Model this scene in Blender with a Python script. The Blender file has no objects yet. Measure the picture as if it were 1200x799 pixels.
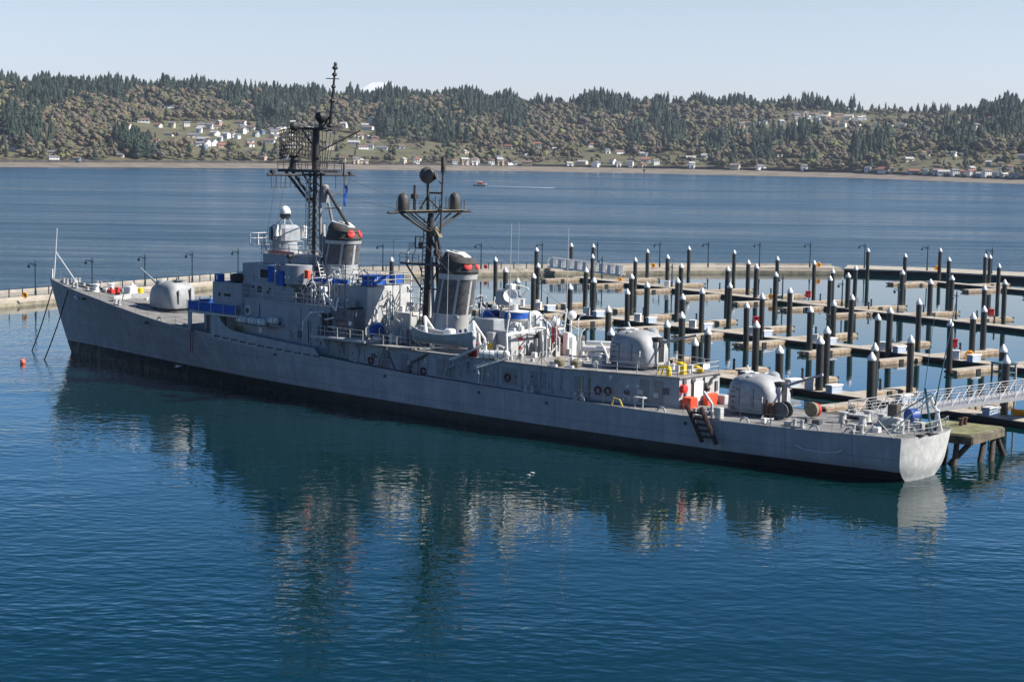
import bpy, math, random
import numpy as np
from mathutils import Matrix, Vector
random.seed(7)
SC = bpy.context.scene
COL = SC.collection
rad = math.radians

# ------------------------------------------------------------------ camera
F_PX, PITCH, ROLL, CAM_H = 2082.29, 0.104828, 0.0162511, 26.245
fw = Vector((0, math.cos(PITCH), -math.sin(PITCH)))
r0 = Vector((1, 0, 0)); u0 = r0.cross(fw)
rt = r0 * math.cos(ROLL) + u0 * math.sin(ROLL)
up = rt.cross(fw)
cam = bpy.data.cameras.new('camera'); camo = bpy.data.objects.new('camera', cam); COL.objects.link(camo)
cam.sensor_width = 36; cam.lens = F_PX / 1200 * 36
cam.clip_start = 1; cam.clip_end = 200000
camo.matrix_world = Matrix(((rt.x, up.x, -fw.x, 0), (rt.y, up.y, -fw.y, 0), (rt.z, up.z, -fw.z, CAM_H), (0, 0, 0, 1)))
SC.camera = camo
SC.render.resolution_x = 1024; SC.render.resolution_y = 681

# ------------------------------------------------------------------ sky, sun, exposure
SUN_AZ, SUN_EL = 98.0, 41.0          # compass azimuth measured from +Y (view direction) clockwise
w = bpy.data.worlds.new('World'); SC.world = w; w.use_nodes = True
nt = w.node_tree; bg = nt.nodes['Background']
sky = nt.nodes.new('ShaderNodeTexSky'); sky.sky_type = 'NISHITA'; sky.sun_disc = False
sky.sun_elevation = rad(SUN_EL); sky.sun_rotation = rad(SUN_AZ)
sky.altitude = 0; sky.air_density = 1.0; sky.dust_density = 0.6; sky.ozone_density = 2.0
# the clear spring sky is pale and milky close to the horizon and deeper blue overhead
gen = nt.nodes.new('ShaderNodeTexCoord'); sxyz = nt.nodes.new('ShaderNodeSeparateXYZ'); nt.links.new(gen.outputs['Generated'], sxyz.inputs[0])
skr = nt.nodes.new('ShaderNodeValToRGB'); nt.links.new(sxyz.outputs[2], skr.inputs[0])
for k, (p, c) in enumerate(((0.0, (1.20, 1.26, 1.82)), (0.085, (1.25, 1.17, 1.28)), (0.14, (0.62, 1.08, 1.62)), (0.28, (0.15, 0.49, 0.84)), (0.60, (0.07, 0.24, 0.47)), (1.0, (0.06, 0.21, 0.42)))):
    el = skr.color_ramp.elements[k] if k < 2 else skr.color_ramp.elements.new(p)
    el.position = p; el.color = tuple(v / 2.1 for v in c) + (1,)
skm = nt.nodes.new('ShaderNodeMix'); skm.data_type = 'RGBA'; skm.blend_type = 'MULTIPLY'; skm.inputs[0].default_value = 1
nt.links.new(sky.outputs[0], skm.inputs[6]); nt.links.new(skr.outputs[0], skm.inputs[7])
nt.links.new(skm.outputs[2], bg.inputs[0]); bg.inputs[1].default_value = 0.15
sl = bpy.data.lights.new('sun', 'SUN'); sl.energy = 5.0; sl.angle = rad(0.5); sl.color = (1, 0.95, 0.87)
so = bpy.data.objects.new('sun', sl); COL.objects.link(so)
sd = Vector((math.sin(rad(SUN_AZ)) * math.cos(rad(SUN_EL)), math.cos(rad(SUN_AZ)) * math.cos(rad(SUN_EL)), math.sin(rad(SUN_EL))))
so.rotation_euler = sd.to_track_quat('Z', 'Y').to_euler(); so.location = (200, -50, 300)
SC.view_settings.view_transform = 'Standard'; SC.view_settings.look = 'None'
SC.view_settings.exposure = 0.72; SC.view_settings.gamma = 1.0; SC.view_settings.use_curve_mapping = False
SC.cycles.volume_bounces = 0; SC.cycles.max_bounces = 6; SC.cycles.transparent_max_bounces = 8

# ------------------------------------------------------------------ materials
MATS = {}
def mat(name, col, rough=0.7, var=0.12, scale=1.5, metallic=0.0, bump=0.0, bscale=4.0, streak=0.0, col2=None):
    """painted / weathered surface: base colour broken up by two scales of noise and, if asked, vertical streaks"""
    if name in MATS: return MATS[name]
    m = bpy.data.materials.new(name); m.use_nodes = True; MATS[name] = m
    n = m.node_tree.nodes; L = m.node_tree.links; b = n['Principled BSDF']
    b.inputs['Roughness'].default_value = rough; b.inputs['Metallic'].default_value = metallic
    tc = n.new('ShaderNodeTexCoord')
    no = n.new('ShaderNodeTexNoise'); no.inputs['Scale'].default_value = scale; no.inputs['Detail'].default_value = 6
    no.inputs['Roughness'].default_value = 0.65
    L.new(tc.outputs['Object'], no.inputs['Vector'])
    mx = n.new('ShaderNodeMix'); mx.data_type = 'RGBA'
    d = 1 - var * 1.6; c2 = col2 or tuple(c * d for c in col)
    mx.inputs[6].default_value = (*[min(1, c * (1 + var)) for c in col], 1); mx.inputs[7].default_value = (*c2, 1)
    mr = n.new('ShaderNodeMapRange'); mr.inputs[1].default_value = 0.35; mr.inputs[2].default_value = 0.68
    L.new(no.outputs[0], mr.inputs[0]); L.new(mr.outputs[0], mx.inputs[0])
    out = mx.outputs[2]
    if streak > 0:
        mp = n.new('ShaderNodeMapping'); mp.inputs['Scale'].default_value = (1.0, 1.0, 0.05)
        L.new(tc.outputs['Object'], mp.inputs[0])
        n2 = n.new('ShaderNodeTexNoise'); n2.inputs['Scale'].default_value = 1.6; n2.inputs['Detail'].default_value = 4
        L.new(mp.outputs[0], n2.inputs['Vector'])
        r2 = n.new('ShaderNodeMapRange'); r2.inputs[1].default_value = 0.42; r2.inputs[2].default_value = 0.72
        r2.inputs[3].default_value = 0; r2.inputs[4].default_value = streak
        L.new(n2.outputs[0], r2.inputs[0])
        m2 = n.new('ShaderNodeMix'); m2.data_type = 'RGBA'; m2.blend_type = 'MIX'
        m2.inputs[7].default_value = (*[c * 1.5 + 0.04 for c in col], 1)
        L.new(r2.outputs[0], m2.inputs[0]); L.new(out, m2.inputs[6]); out = m2.outputs[2]
    L.new(out, b.inputs['Base Color'])
    if bump > 0:
        n3 = n.new('ShaderNodeTexNoise'); n3.inputs['Scale'].default_value = bscale; n3.inputs['Detail'].default_value = 3
        L.new(tc.outputs['Object'], n3.inputs['Vector'])
        bp = n.new('ShaderNodeBump'); bp.inputs['Strength'].default_value = 1; bp.inputs['Distance'].default_value = bump
        L.new(n3.outputs[0], bp.inputs['Height']); L.new(bp.outputs[0], b.inputs['Normal'])
    return m

def hull_material():
    m = bpy.data.materials.new('hull paint'); m.use_nodes = True
    n = m.node_tree.nodes; L = m.node_tree.links; b = n['Principled BSDF']
    tc = n.new('ShaderNodeTexCoord'); sp = n.new('ShaderNodeSeparateXYZ'); L.new(tc.outputs['Object'], sp.inputs[0])
    def math_(op, a, c=None, v=None):
        q = n.new('ShaderNodeMath'); q.operation = op
        for i, s in enumerate((a, c)):
            if s is None: continue
            if isinstance(s, (int, float)): q.inputs[i].default_value = s
            else: L.new(s, q.inputs[i])
        return q.outputs[0]
    # plating colour : noise + vertical streaks + plate seams
    no = n.new('ShaderNodeTexNoise'); no.inputs['Scale'].default_value = 0.5; no.inputs['Detail'].default_value = 6
    L.new(tc.outputs['Object'], no.inputs['Vector'])
    mp = n.new('ShaderNodeMapping'); mp.inputs['Scale'].default_value = (1.3, 1.3, 0.06); L.new(tc.outputs['Object'], mp.inputs[0])
    st = n.new('ShaderNodeTexNoise'); st.inputs['Scale'].default_value = 1.1; st.inputs['Detail'].default_value = 5; L.new(mp.outputs[0], st.inputs['Vector'])
    f = math_('ADD', math_('MULTIPLY', no.outputs[0], 0.60), math_('MULTIPLY', st.outputs[0], 0.60))
    cr = n.new('ShaderNodeValToRGB'); L.new(f, cr.inputs[0])
    e = cr.color_ramp.elements
    e[0].position = 0.34; e[0].color = (0.245, 0.26, 0.28, 1); e[1].position = 0.90; e[1].color = (0.42, 0.43, 0.45, 1)
    k = cr.color_ramp.elements.new(0.60); k.color = (0.295, 0.31, 0.33, 1)
    # seams: butt joints every 6.1 m, strakes every 1.9 m
    def seam(sock, period, width):
        q = math_('MULTIPLY', sock, 1 / period); fr = n.new('ShaderNodeMath'); fr.operation = 'FRACT'; L.new(q, fr.inputs[0])
        return math_('LESS_THAN', fr.outputs[0], width / period)
    sm = math_('MAXIMUM', seam(sp.outputs[0], 6.1, 0.10), seam(sp.outputs[2], 1.9, 0.07))
    mx = n.new('ShaderNodeMix'); mx.data_type = 'RGBA'; L.new(math_('MULTIPLY', sm, 0.42), mx.inputs[0]); L.new(cr.outputs[0], mx.inputs[6]); mx.inputs[7].default_value = (0.12, 0.12, 0.12, 1)
    # boot topping below a line that rises slightly toward the bow
    line = math_('ADD', math_('MULTIPLY', sp.outputs[0], -0.0055), 1.55)
    below = math_('LESS_THAN', sp.outputs[2], line)
    bt = n.new('ShaderNodeMix'); bt.data_type = 'RGBA'; L.new(no.outputs[0], bt.inputs[0])
    bt.inputs[6].default_value = (0.007, 0.009, 0.010, 1); bt.inputs[7].default_value = (0.028, 0.033, 0.032, 1)
    m2 = n.new('ShaderNodeMix'); m2.data_type = 'RGBA'; L.new(below, m2.inputs[0]); L.new(mx.outputs[2], m2.inputs[6]); L.new(bt.outputs[2], m2.inputs[7])
    L.new(m2.outputs[2], b.inputs['Base Color']); b.inputs['Roughness'].default_value = 0.55
    # oil-canning of the plates between frames
    mp2 = n.new('ShaderNodeMapping'); mp2.inputs['Scale'].default_value = (0.9, 0.9, 0.55); L.new(tc.outputs['Object'], mp2.inputs[0])
    bn = n.new('ShaderNodeTexNoise'); bn.inputs['Scale'].default_value = 1.0; bn.inputs['Detail'].default_value = 2; L.new(mp2.outputs[0], bn.inputs['Vector'])
    bp = n.new('ShaderNodeBump'); bp.inputs['Strength'].default_value = 1; bp.inputs['Distance'].default_value = 0.20
    L.new(bn.outputs[0], bp.inputs['Height']); L.new(bp.outputs[0], b.inputs['Normal'])
    return m

GREY = mat('haze grey paint', (0.275, 0.295, 0.32), 0.6, 0.12, 1.2, streak=0.22, bump=0.02, bscale=1.6)
GREYL = mat('pale grey paint', (0.42, 0.42, 0.41), 0.6, 0.12, 1.2, streak=0.3)
WHITE = mat('white paint', (0.75, 0.74, 0.71), 0.55, 0.10, 3)
DECK = mat('deck grey', (0.20, 0.195, 0.19), 0.9, 0.22, 0.8)
DECK2 = mat('upper deck grey', (0.25, 0.24, 0.23), 0.9, 0.22, 0.8)
BLACK = mat('black paint', (0.018, 0.017, 0.018), 0.6, 0.3, 2)
MASTB = mat('sooty mast paint', (0.035, 0.030, 0.030), 0.7, 0.4, 2)
MOTT = mat('sooty mast with droppings', (0.025, 0.022, 0.022), 0.7, 0.3, 1.6, col2=(0.20, 0.19, 0.175))
MOTT2 = mat('grimy mast leg', (0.11, 0.11, 0.115), 0.7, 0.3, 1.6, col2=(0.32, 0.31, 0.29))
DARKG = mat('dark grey paint', (0.09, 0.09, 0.095), 0.7, 0.3, 2)
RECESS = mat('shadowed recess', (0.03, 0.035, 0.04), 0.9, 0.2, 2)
BLUE = mat('blue canvas', (0.012, 0.095, 0.42), 0.85, 0.25, 1.8, bump=0.12, bscale=2.2, col2=(0.007, 0.045, 0.22))
REDM = mat('red paint', (0.62, 0.03, 0.02), 0.6, 0.15, 3)
ORANGE = mat('orange red plastic', (0.80, 0.075, 0.02), 0.6, 0.15, 3)
YEL = mat('yellow paint', (0.80, 0.55, 0.02), 0.6, 0.15, 3)
YELO = mat('orange yellow buoy', (0.85, 0.33, 0.01), 0.6, 0.15, 3)
RUST = mat('rusty steel', (0.10, 0.045, 0.035), 0.8, 0.4, 4)
BROWN = mat('dark brown fibre', (0.045, 0.018, 0.014), 0.8, 0.3, 4)
ROPE = mat('pale rope', (0.5, 0.47, 0.38), 0.9, 0.2, 6)
CANI = mat('off white fibreglass', (0.62, 0.64, 0.62), 0.5, 0.1, 3)
KHAKI = mat('khaki canvas', (0.22, 0.19, 0.12), 0.9, 0.25, 3)
GRN = mat('green paint', (0.03, 0.25, 0.10), 0.7, 0.2, 3)

# ------------------------------------------------------------------ mesh builder
class MB:
    def __init__(s): s.v = []; s.f = []; s.mi = []; s.cur = 0
    def add(s, vs, fs):
        o = len(s.v); s.v += [tuple(p) for p in vs]; s.f += [tuple(i + o for i in q) for q in fs]; s.mi += [s.cur] * len(fs); return s
    def box(s, x0, x1, y0, y1, z0, z1):
        return s.add([(x0, y0, z0), (x1, y0, z0), (x1, y1, z0), (x0, y1, z0), (x0, y0, z1), (x1, y0, z1), (x1, y1, z1), (x0, y1, z1)],
                     [(0, 3, 2, 1), (4, 5, 6, 7), (0, 1, 5, 4), (1, 2, 6, 5), (2, 3, 7, 6), (3, 0, 4, 7)])
    def cbox(s, x0, x1, y0, y1, z0, z1, c=0.06):
        """box with its top and vertical edges chamfered"""
        def ring(a, z, cc):
            X0, X1, Y0, Y1 = x0 + a, x1 - a, y0 + a, y1 - a
            return [(X0 + cc, Y0, z), (X1 - cc, Y0, z), (X1, Y0 + cc, z), (X1, Y1 - cc, z), (X1 - cc, Y1, z), (X0 + cc, Y1, z), (X0, Y1 - cc, z), (X0, Y0 + cc, z)]
        vs = ring(0, z0, c) + ring(0, z1 - c, c) + ring(c, z1, c); fs = [tuple(range(7, -1, -1)), tuple(range(16, 24))]
        for k in (0, 8):
            for i in range(8): j = (i + 1) % 8; fs.append((k + i, k + j, k + 8 + j, k + 8 + i))
        return s.add(vs, fs)
    def rbox(s, c, size, rz=0.0, ry=0.0):
        M = Matrix.Translation(c) @ Matrix.Rotation(rz, 4, 'Z') @ Matrix.Rotation(ry, 4, 'Y')
        t = MB().box(-size[0] / 2, size[0] / 2, -size[1] / 2, size[1] / 2, -size[2] / 2, size[2] / 2)
        return s.add([M @ Vector(p) for p in t.v], t.f)
    def cyl(s, p0, p1, ra, rb=None, n=8):
        rb = ra if rb is None else rb
        p0 = Vector(p0); p1 = Vector(p1); d = (p1 - p0).normalized()
        a = d.orthogonal().normalized(); b = d.cross(a)
        vs = []
        for p, r in ((p0, ra), (p1, rb)):
            for i in range(n):
                t = 2 * math.pi * i / n; vs.append(p + a * (r * math.cos(t)) + b * (r * math.sin(t)))
        fs = [(i, (i + 1) % n, n + (i + 1) % n, n + i) for i in range(n)] + [tuple(range(n - 1, -1, -1)), tuple(range(n, 2 * n))]
        return s.add(vs, fs)
    def tube(s, pts, r, n=6):
        for a, b in zip(pts[:-1], pts[1:]): s.cyl(a, b, r, n=n)
        return s
    def lathe(s, c, prof, n=20, ax=(0, 0, 1), sx=1.0, sy=1.0):
        """prof: list of (radius, height along axis)"""
        c = Vector(c); q = Vector(ax).to_track_quat('Z', 'Y').to_matrix()
        vs = []
        for r, h in prof:
            for i in range(n):
                t = 2 * math.pi * i / n; vs.append(c + q @ Vector((r * sx * math.cos(t), r * sy * math.sin(t), h)))
        fs = []
        for k in range(len(prof) - 1):
            for i in range(n): j = (i + 1) % n; fs.append((k * n + i, k * n + j, (k + 1) * n + j, (k + 1) * n + i))
        fs.append(tuple(range(n - 1, -1, -1))); fs.append(tuple((len(prof) - 1) * n + i for i in range(n)))
        return s.add(vs, fs)
    def ball(s, c, r, n=14, sx=1, sy=1, sz=1, lo=-90, hi=90):
        pr = []
        for k in range(9):
            a = rad(lo + (hi - lo) * k / 8); pr.append((max(0.001, r * math.cos(a)), r * sz * math.sin(a)))
        return s.lathe(c, pr, n, sx=sx, sy=sy)
    def prism(s, poly, axis, a, b):
        """polygon in the plane perpendicular to axis, extruded from a to b"""
        def P(u, v, t): return {'x': (t, u, v), 'y': (u, t, v), 'z': (u, v, t)}[axis]
        n = len(poly); vs = [P(u, v, a) for u, v in poly] + [P(u, v, b) for u, v in poly]
        fs = [tuple(range(n - 1, -1, -1)), tuple(range(n, 2 * n))] + [(i, (i + 1) % n, n + (i + 1) % n, n + i) for i in range(n)]
        return s.add(vs, fs)
    def rail(s, pts, h=1.05, sp=1.7, r=0.028, bars=(1.0, 0.55)):
        for a, b in zip(pts[:-1], pts[1:]):
            a = Vector(a); b = Vector(b); n = max(1, round((b - a).length / sp))
            for i in range(n + 1): p = a.lerp(b, i / n); s.cyl(p, p + Vector((0, 0, h)), r * 1.3, n=5)
            for k in bars: s.cyl(a + Vector((0, 0, h * k)), b + Vector((0, 0, h * k)), r, n=4)
        return s

def link(name, m, mats, parent=None, smooth=False, loc=None, rz=None):
    me = bpy.data.meshes.new(name); me.from_pydata(m.v, [], m.f)
    mats = mats if isinstance(mats, (list, tuple)) else [mats]
    for q in mats: me.materials.append(q)
    if len(mats) > 1: me.polygons.foreach_set('material_index', m.mi)
    me.update()
    # consistent outward normals
    import bmesh
    bm = bmesh.new(); bm.from_mesh(me); bmesh.ops.recalc_face_normals(bm, faces=bm.faces); bm.to_mesh(me); bm.free()
    if smooth:
        me.polygons.foreach_set('use_smooth', [True] * len(me.polygons))
        try: me.set_sharp_from_angle(angle=rad(38))
        except Exception: pass
    o = bpy.data.objects.new(name, me); COL.objects.link(o)
    if parent: o.parent = parent
    if loc is not None: o.location = loc
    if rz is not None: o.rotation_euler = (0, 0, rz)
    return o
def tag(o, label=None, cat=None, group=None, kind=None):
    if label: o['label'] = label
    if cat: o['category'] = cat
    if group: o['group'] = group
    if kind: o['kind'] = kind
    return o
def empty(name, loc=(0, 0, 0), rz=0.0):
    o = bpy.data.objects.new(name, None); COL.objects.link(o); o.location = loc; o.rotation_euler = (0, 0, rz); o.empty_display_size = 0.5; return o
def copy_tree(o, parent=None):
    c = o.copy(); COL.objects.link(c)
    if parent: c.parent = parent
    for ch in [x for x in COL.objects if x.parent == o]: copy_tree(ch, c)
    return c
KIDS = {}
def copy_thing(o, kids):
    c = o.copy(); COL.objects.link(c)
    for k in kids:
        d = k.copy(); COL.objects.link(d); d.parent = c
    return c
def ordinal(i):
    return '%d%s' % (i, 'th' if 10 <= i % 100 <= 20 else {1: 'st', 2: 'nd', 3: 'rd'}.get(i % 10, 'th'))
def px_of(p):
    d = Vector(p) - Vector((0, 0, CAM_H)); z = d.dot(fw); return 600 + F_PX * d.dot(rt) / z, 399.5 - F_PX * d.dot(up) / z

# ------------------------------------------------------------------ the ship's frame : x aft from the bow, y to starboard, z up from the water
SO = (-59.888, 229.760); STH = rad(-41.7046)
SA = Vector((math.cos(STH), math.sin(STH), 0)); SB = Vector((-math.sin(STH), math.cos(STH), 0))
def sw(x, y, z): return Vector((SO[0], SO[1], 0)) + SA * x + SB * y + Vector((0, 0, z))

# ------------------------------------------------------------------ water
def water_material():
    m = bpy.data.materials.new('sea water'); m.use_nodes = True
    n = m.node_tree.nodes; L = m.node_tree.links; b = n['Principled BSDF']
    b.inputs['Base Color'].default_value = (0.0008, 0.0180, 0.020, 1); b.inputs['IOR'].default_value = 1.33
    ge = n.new('ShaderNodeNewGeometry'); pos = ge.outputs['Position']
    def M(op, a, c=None, d=None):
        q = n.new('ShaderNodeMath'); q.operation = op
        for i, s in enumerate((a, c, d)):
            if s is None: continue
            if isinstance(s, (int, float)): q.inputs[i].default_value = s
            else: L.new(s, q.inputs[i])
        return q.outputs[0]
    def dot(v, off):      # v.(P) + off
        q = n.new('ShaderNodeVectorMath'); q.operation = 'DOT_PRODUCT'; L.new(pos, q.inputs[0]); q.inputs[1].default_value = v
        return M('ADD', q.outputs['Value'], off)
    def ramp(s, a, c, o0=0.0, o1=1.0):
        q = n.new('ShaderNodeMapRange'); q.interpolation_type = 'SMOOTHSTEP'
        for i, val in enumerate((a, c, o0, o1)): q.inputs[i + 1].default_value = val
        L.new(s, q.inputs[0]); return q.outputs[0]
    # open water: outside the floating breakwater
    d1 = dot((-0.80, 0.60, 0), -(-0.80 * -83 + 0.60 * 287) - 4)
    d2 = dot((0, 1, 0), -402)
    beyond = ramp(M('MAXIMUM', d1, d2), 0, 12)
    # sheltered basin on the far side of the ship
    ly = dot((SB.x, SB.y, 0), -(SB.x * SO[0] + SB.y * SO[1]))
    shelter = M('MULTIPLY', ramp(ly, -6, 34), M('SUBTRACT', 1.0, beyond))
    near = M('SUBTRACT', M('SUBTRACT', 1.0, beyond), shelter)
    def noise(scale, sc, det=3, rot=0.0, rough=0.5):
        mp = n.new('ShaderNodeMapping'); mp.inputs['Scale'].default_value = sc; mp.inputs['Rotation'].default_value = (0, 0, rot); L.new(pos, mp.inputs[0])
        q = n.new('ShaderNodeTexNoise'); q.inputs['Scale'].default_value = scale; q.inputs['Detail'].default_value = det; q.inputs['Roughness'].default_value = rough
        L.new(mp.outputs[0], q.inputs['Vector']); return q.outputs[0]
    ripple = noise(0.95, (0.80, 1.20, 1), 1.6, rad(20), 0.5)
    swell = noise(0.17, (0.8, 1.4, 1), 2, rad(-20))
    chop = noise(0.22, (0.7, 1.3, 1), 5, rad(8), 0.6)
    bands = noise(0.0042, (0.35, 1.6, 1), 4, rad(4), 0.6)
    patch = noise(0.020, (0.6, 1.5, 1), 3, rad(-10), 0.5)
    band = ramp(bands, 0.40, 0.62)
    streak = ramp(noise(0.045, (0.22, 1.7, 1), 4, rad(5), 0.65), 0.36, 0.66)
    pat = ramp(patch, 0.36, 0.66, 0.45, 1.35)
    # wave height in metres: small ripples near, chop outside, glassy inside
    hn = M('MULTIPLY', M('ADD', M('MULTIPLY', ripple, 0.052), M('MULTIPLY', swell, 0.075)), M('MULTIPLY', near, pat))
    hs = M('MULTIPLY', M('ADD', M('MULTIPLY', ripple, 0.006), M('MULTIPLY', swell, 0.012)), shelter)
    ho = M('MULTIPLY', M('MULTIPLY', chop, 1.15), M('MULTIPLY', beyond, M('ADD', M('ADD', M('MULTIPLY', band, 0.50), M('MULTIPLY', streak, 0.42)), 0.12)))
    h = M('ADD', M('ADD', hn, hs), ho)
    bp = n.new('ShaderNodeBump'); bp.inputs['Strength'].default_value = 1.0; bp.inputs['Distance'].default_value = 1.0
    L.new(h, bp.inputs['Height']); L.new(bp.outputs[0], b.inputs['Normal'])
    ro = M('ADD', M('MULTIPLY', beyond, M('ADD', M('ADD', M('MULTIPLY', band, 0.09), M('MULTIPLY', streak, 0.11)), 0.06)), M('ADD', M('MULTIPLY', near, 0.0), 0.015))
    L.new(ro, b.inputs['Roughness'])
    return m
wm = MB(); wm.add([(-3400, -650, 0), (3400, -650, 0), (3400, 5200, 0), (-3400, 5200, 0)], [(0, 1, 2, 3)])
WATER = link('water', wm, water_material()); tag(WATER, kind='structure')

# ------------------------------------------------------------------ far shore
XS = np.array([-420, 0, 300, 450, 600, 750, 900, 1000, 1200, 1620.])
YW = np.array([194, 195.5, 197, 199, 200.5, 203, 206, 208.5, 216, 232.])
RT = np.array([(-420, 86), (0, 88), (60, 90), (100, 88), (150, 95), (200, 95), (250, 95), (300, 99), (340, 98), (380, 102), (430, 107), (470, 104), (500, 106),
               (560, 110), (620, 113), (650, 112), (700, 109), (750, 112), (800, 114), (850, 114), (900, 114), (950, 112), (1010, 116), (1060, 119), (1100, 119), (1200, 121), (1620, 130)])
def yhor(x): return 170.64 + x * 0.01634
def shore(x):
    yw = np.interp(x, XS, YW); return yw, CAM_H * F_PX / (yw - yhor(x))
SLOPE_L = 1150.0
def ground(x, t):
    """terrain point seen near photo column x, t=0 at the sea wall and 1 at the ridge"""
    yw, D0 = shore(x); yb = yw - 8.0
    yr = np.interp(x, RT[:, 0], RT[:, 1]) + 13 + 2.0 * np.sin(x * 0.021) 
    g = t ** 0.86
    ys = yb + (yr - yb) * g
    Y = D0 + 125 + t * SLOPE_L
    z = CAM_H - (ys - yhor(x)) * Y / F_PX
    bumps = 5.0 * np.sin(x * 0.045 + 3 * t) * np.sin(t * 9 + x * 0.02) * np.minimum(1, t * 4) * (1 - t)
    return (x - 600) / F_PX * Y, Y, z + bumps
def solve_t(x, y):
    yw, D0 = shore(x); yb = yw - 8.0; yr = np.interp(x, RT[:, 0], RT[:, 1]) + 13 + 2.0 * np.sin(x * 0.021)
    g = min(0.98, max(0.0, (y - yb) / (yr - yb))); return g ** (1 / 0.86)
HILLM = mat('hillside grass and scrub', (0.085, 0.088, 0.040), 0.95, 0.45, 0.02, col2=(0.09, 0.066, 0.038))
xs = np.arange(-420, 1621, 12); ts = np.concatenate([np.linspace(0, 1, 45), [1.08, 1.3, 1.8]])
hv = []; hf = []
for i, x in enumerate(xs):
    for j, t in enumerate(ts):
        if t <= 1: X, Y, z = ground(x, t)
        else: X, Y, z = ground(x, 1.0); z = z - (t - 1) * 60; Y = Y + (t - 1) * 900; X = (x - 600) / F_PX * Y
        hv.append((X, Y, max(z, 2.0)))
nt_ = len(ts)
for i in range(len(xs) - 1):
    for j in range(nt_ - 1): hf.append((i * nt_ + j, (i + 1) * nt_ + j, (i + 1) * nt_ + j + 1, i * nt_ + j + 1))
m_ = MB(); m_.add(hv, hf); tag(link('hills', m_, HILLM, smooth=True), kind='structure')
# beach and sea wall
bv = []; bf = []; sv = []; sf = []
for i, x in enumerate(xs):
    yw, D0 = shore(x); X0 = lambda Y: (x - 600) / F_PX * Y
    gz = ground(x, 0.0)[2]
    wz = gz - 0.2
    for Y, z in ((D0 - 30, -0.6), (D0 + 14, 0.5), (D0 + 122, max(2.2, wz - 2.6))): bv.append((X0(Y), Y, z))
    for Y, z in ((D0 + 121, max(1.0, wz - 3.4)), (D0 + 121.5, wz + 0.9), (D0 + 125.5, wz + 0.9), (D0 + 126, wz - 1)): sv.append((X0(Y), Y, z))
for i in range(len(xs) - 1):
    for j in range(2): bf.append((i * 3 + j, i * 3 + 3 + j, i * 3 + 4 + j, i * 3 + 1 + j))
    for j in range(3): sf.append((i * 4 + j, i * 4 + 4 + j, i * 4 + 5 + j, i * 4 + 1 + j))
m_ = MB(); m_.add(bv, bf); tag(link('beach', m_, mat('beach shingle', (0.19, 0.16, 0.125), 0.95, 0.25, 0.03)), kind='structure')
m_ = MB(); m_.add(sv, sf); tag(link('sea_wall', m_, mat('dark rock sea wall', (0.06, 0.055, 0.05), 0.95, 0.4, 0.2)), 'long dark rock sea wall along the far beach', 'wall')

# snow mountain far behind the ridge
MY = 96000.0
mp_ = [(300, 200), (360, 128), (395, 116), (412, 111), (424, 105), (433, 98.5), (440, 97), (448, 97.5), (456, 98.5), (461, 105), (470, 110), (490, 118), (530, 130), (640, 200)]
mm = MB(); vv = []
for k, (dy, fh) in enumerate(((-9000, 0.0), (-5000, 0.45), (0, 1.0), (6000, 0.0))):
    for x, y in mp_:
        Y = MY + dy; z = CAM_H - (y - yhor(x)) * MY / F_PX; z = -3000 + (z + 3000) * fh
        if k == 1: z += 260 * math.sin(x * 0.9) + 200 * math.sin(x * 0.37)
        vv.append(((x - 600) / F_PX * MY, Y + (x - 440) * 90 + (400 if k == 2 else 0), z))
n_ = len(mp_); ff = [(k * n_ + i, k * n_ + i + 1, (k + 1) * n_ + i + 1, (k + 1) * n_ + i) for k in range(3) for i in range(n_ - 1)]
mm.add(vv, ff); tag(link('mountain', mm, mat('far snow', (0.37, 0.39, 0.43), 1.0, 0.03, 0.001), smooth=True), kind='structure')

# ---- trees
rng = np.random.default_rng(11)
def conifer(seed, h=1.0):
    """unit-height evergreen: ragged tiers of drooping branch sprays; returns crown and trunk (verts, faces)"""
    r = np.random.default_rng(seed); v = []; f = []
    tiers = 9
    for k in range(tiers):
        z0 = 0.14 + 0.80 * (k / tiers); R = 0.25 * (1 - k / tiers) ** 0.75 * r.uniform(0.8, 1.15) + 0.012
        n = 6 if k < 5 else 5; a0 = r.uniform(0, 6.28)
        for i in range(n):
            a = a0 + 6.283 * i / n + r.uniform(-.2, .2); rr = R * r.uniform(0.65, 1.2); da = 0.62
            zt = z0 + 0.17 * r.uniform(0.8, 1.2)
            p = [(0, 0, min(1, zt)), (rr * math.cos(a - da) * 0.75, rr * math.sin(a - da) * 0.75, z0 + r.uniform(-.02, .03)),
                 (rr * math.cos(a), rr * math.sin(a), z0 - r.uniform(0.0, .04)), (rr * math.cos(a + da) * 0.75, rr * math.sin(a + da) * 0.75, z0 + r.uniform(-.02, .03))]
            o = len(v); v += p; f += [(o, o + 1, o + 2), (o, o + 2, o + 3)]
    tv = []; tf = []
    for z, R in ((0, 0.022), (0.75, 0.008)):
        for i in range(5): tv.append((R * math.cos(i * 1.2566), R * math.sin(i * 1.2566), z))
    tf = [(i, (i + 1) % 5, 5 + (i + 1) % 5, 5 + i) for i in range(5)]
    return (v, f), (tv, tf)
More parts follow.
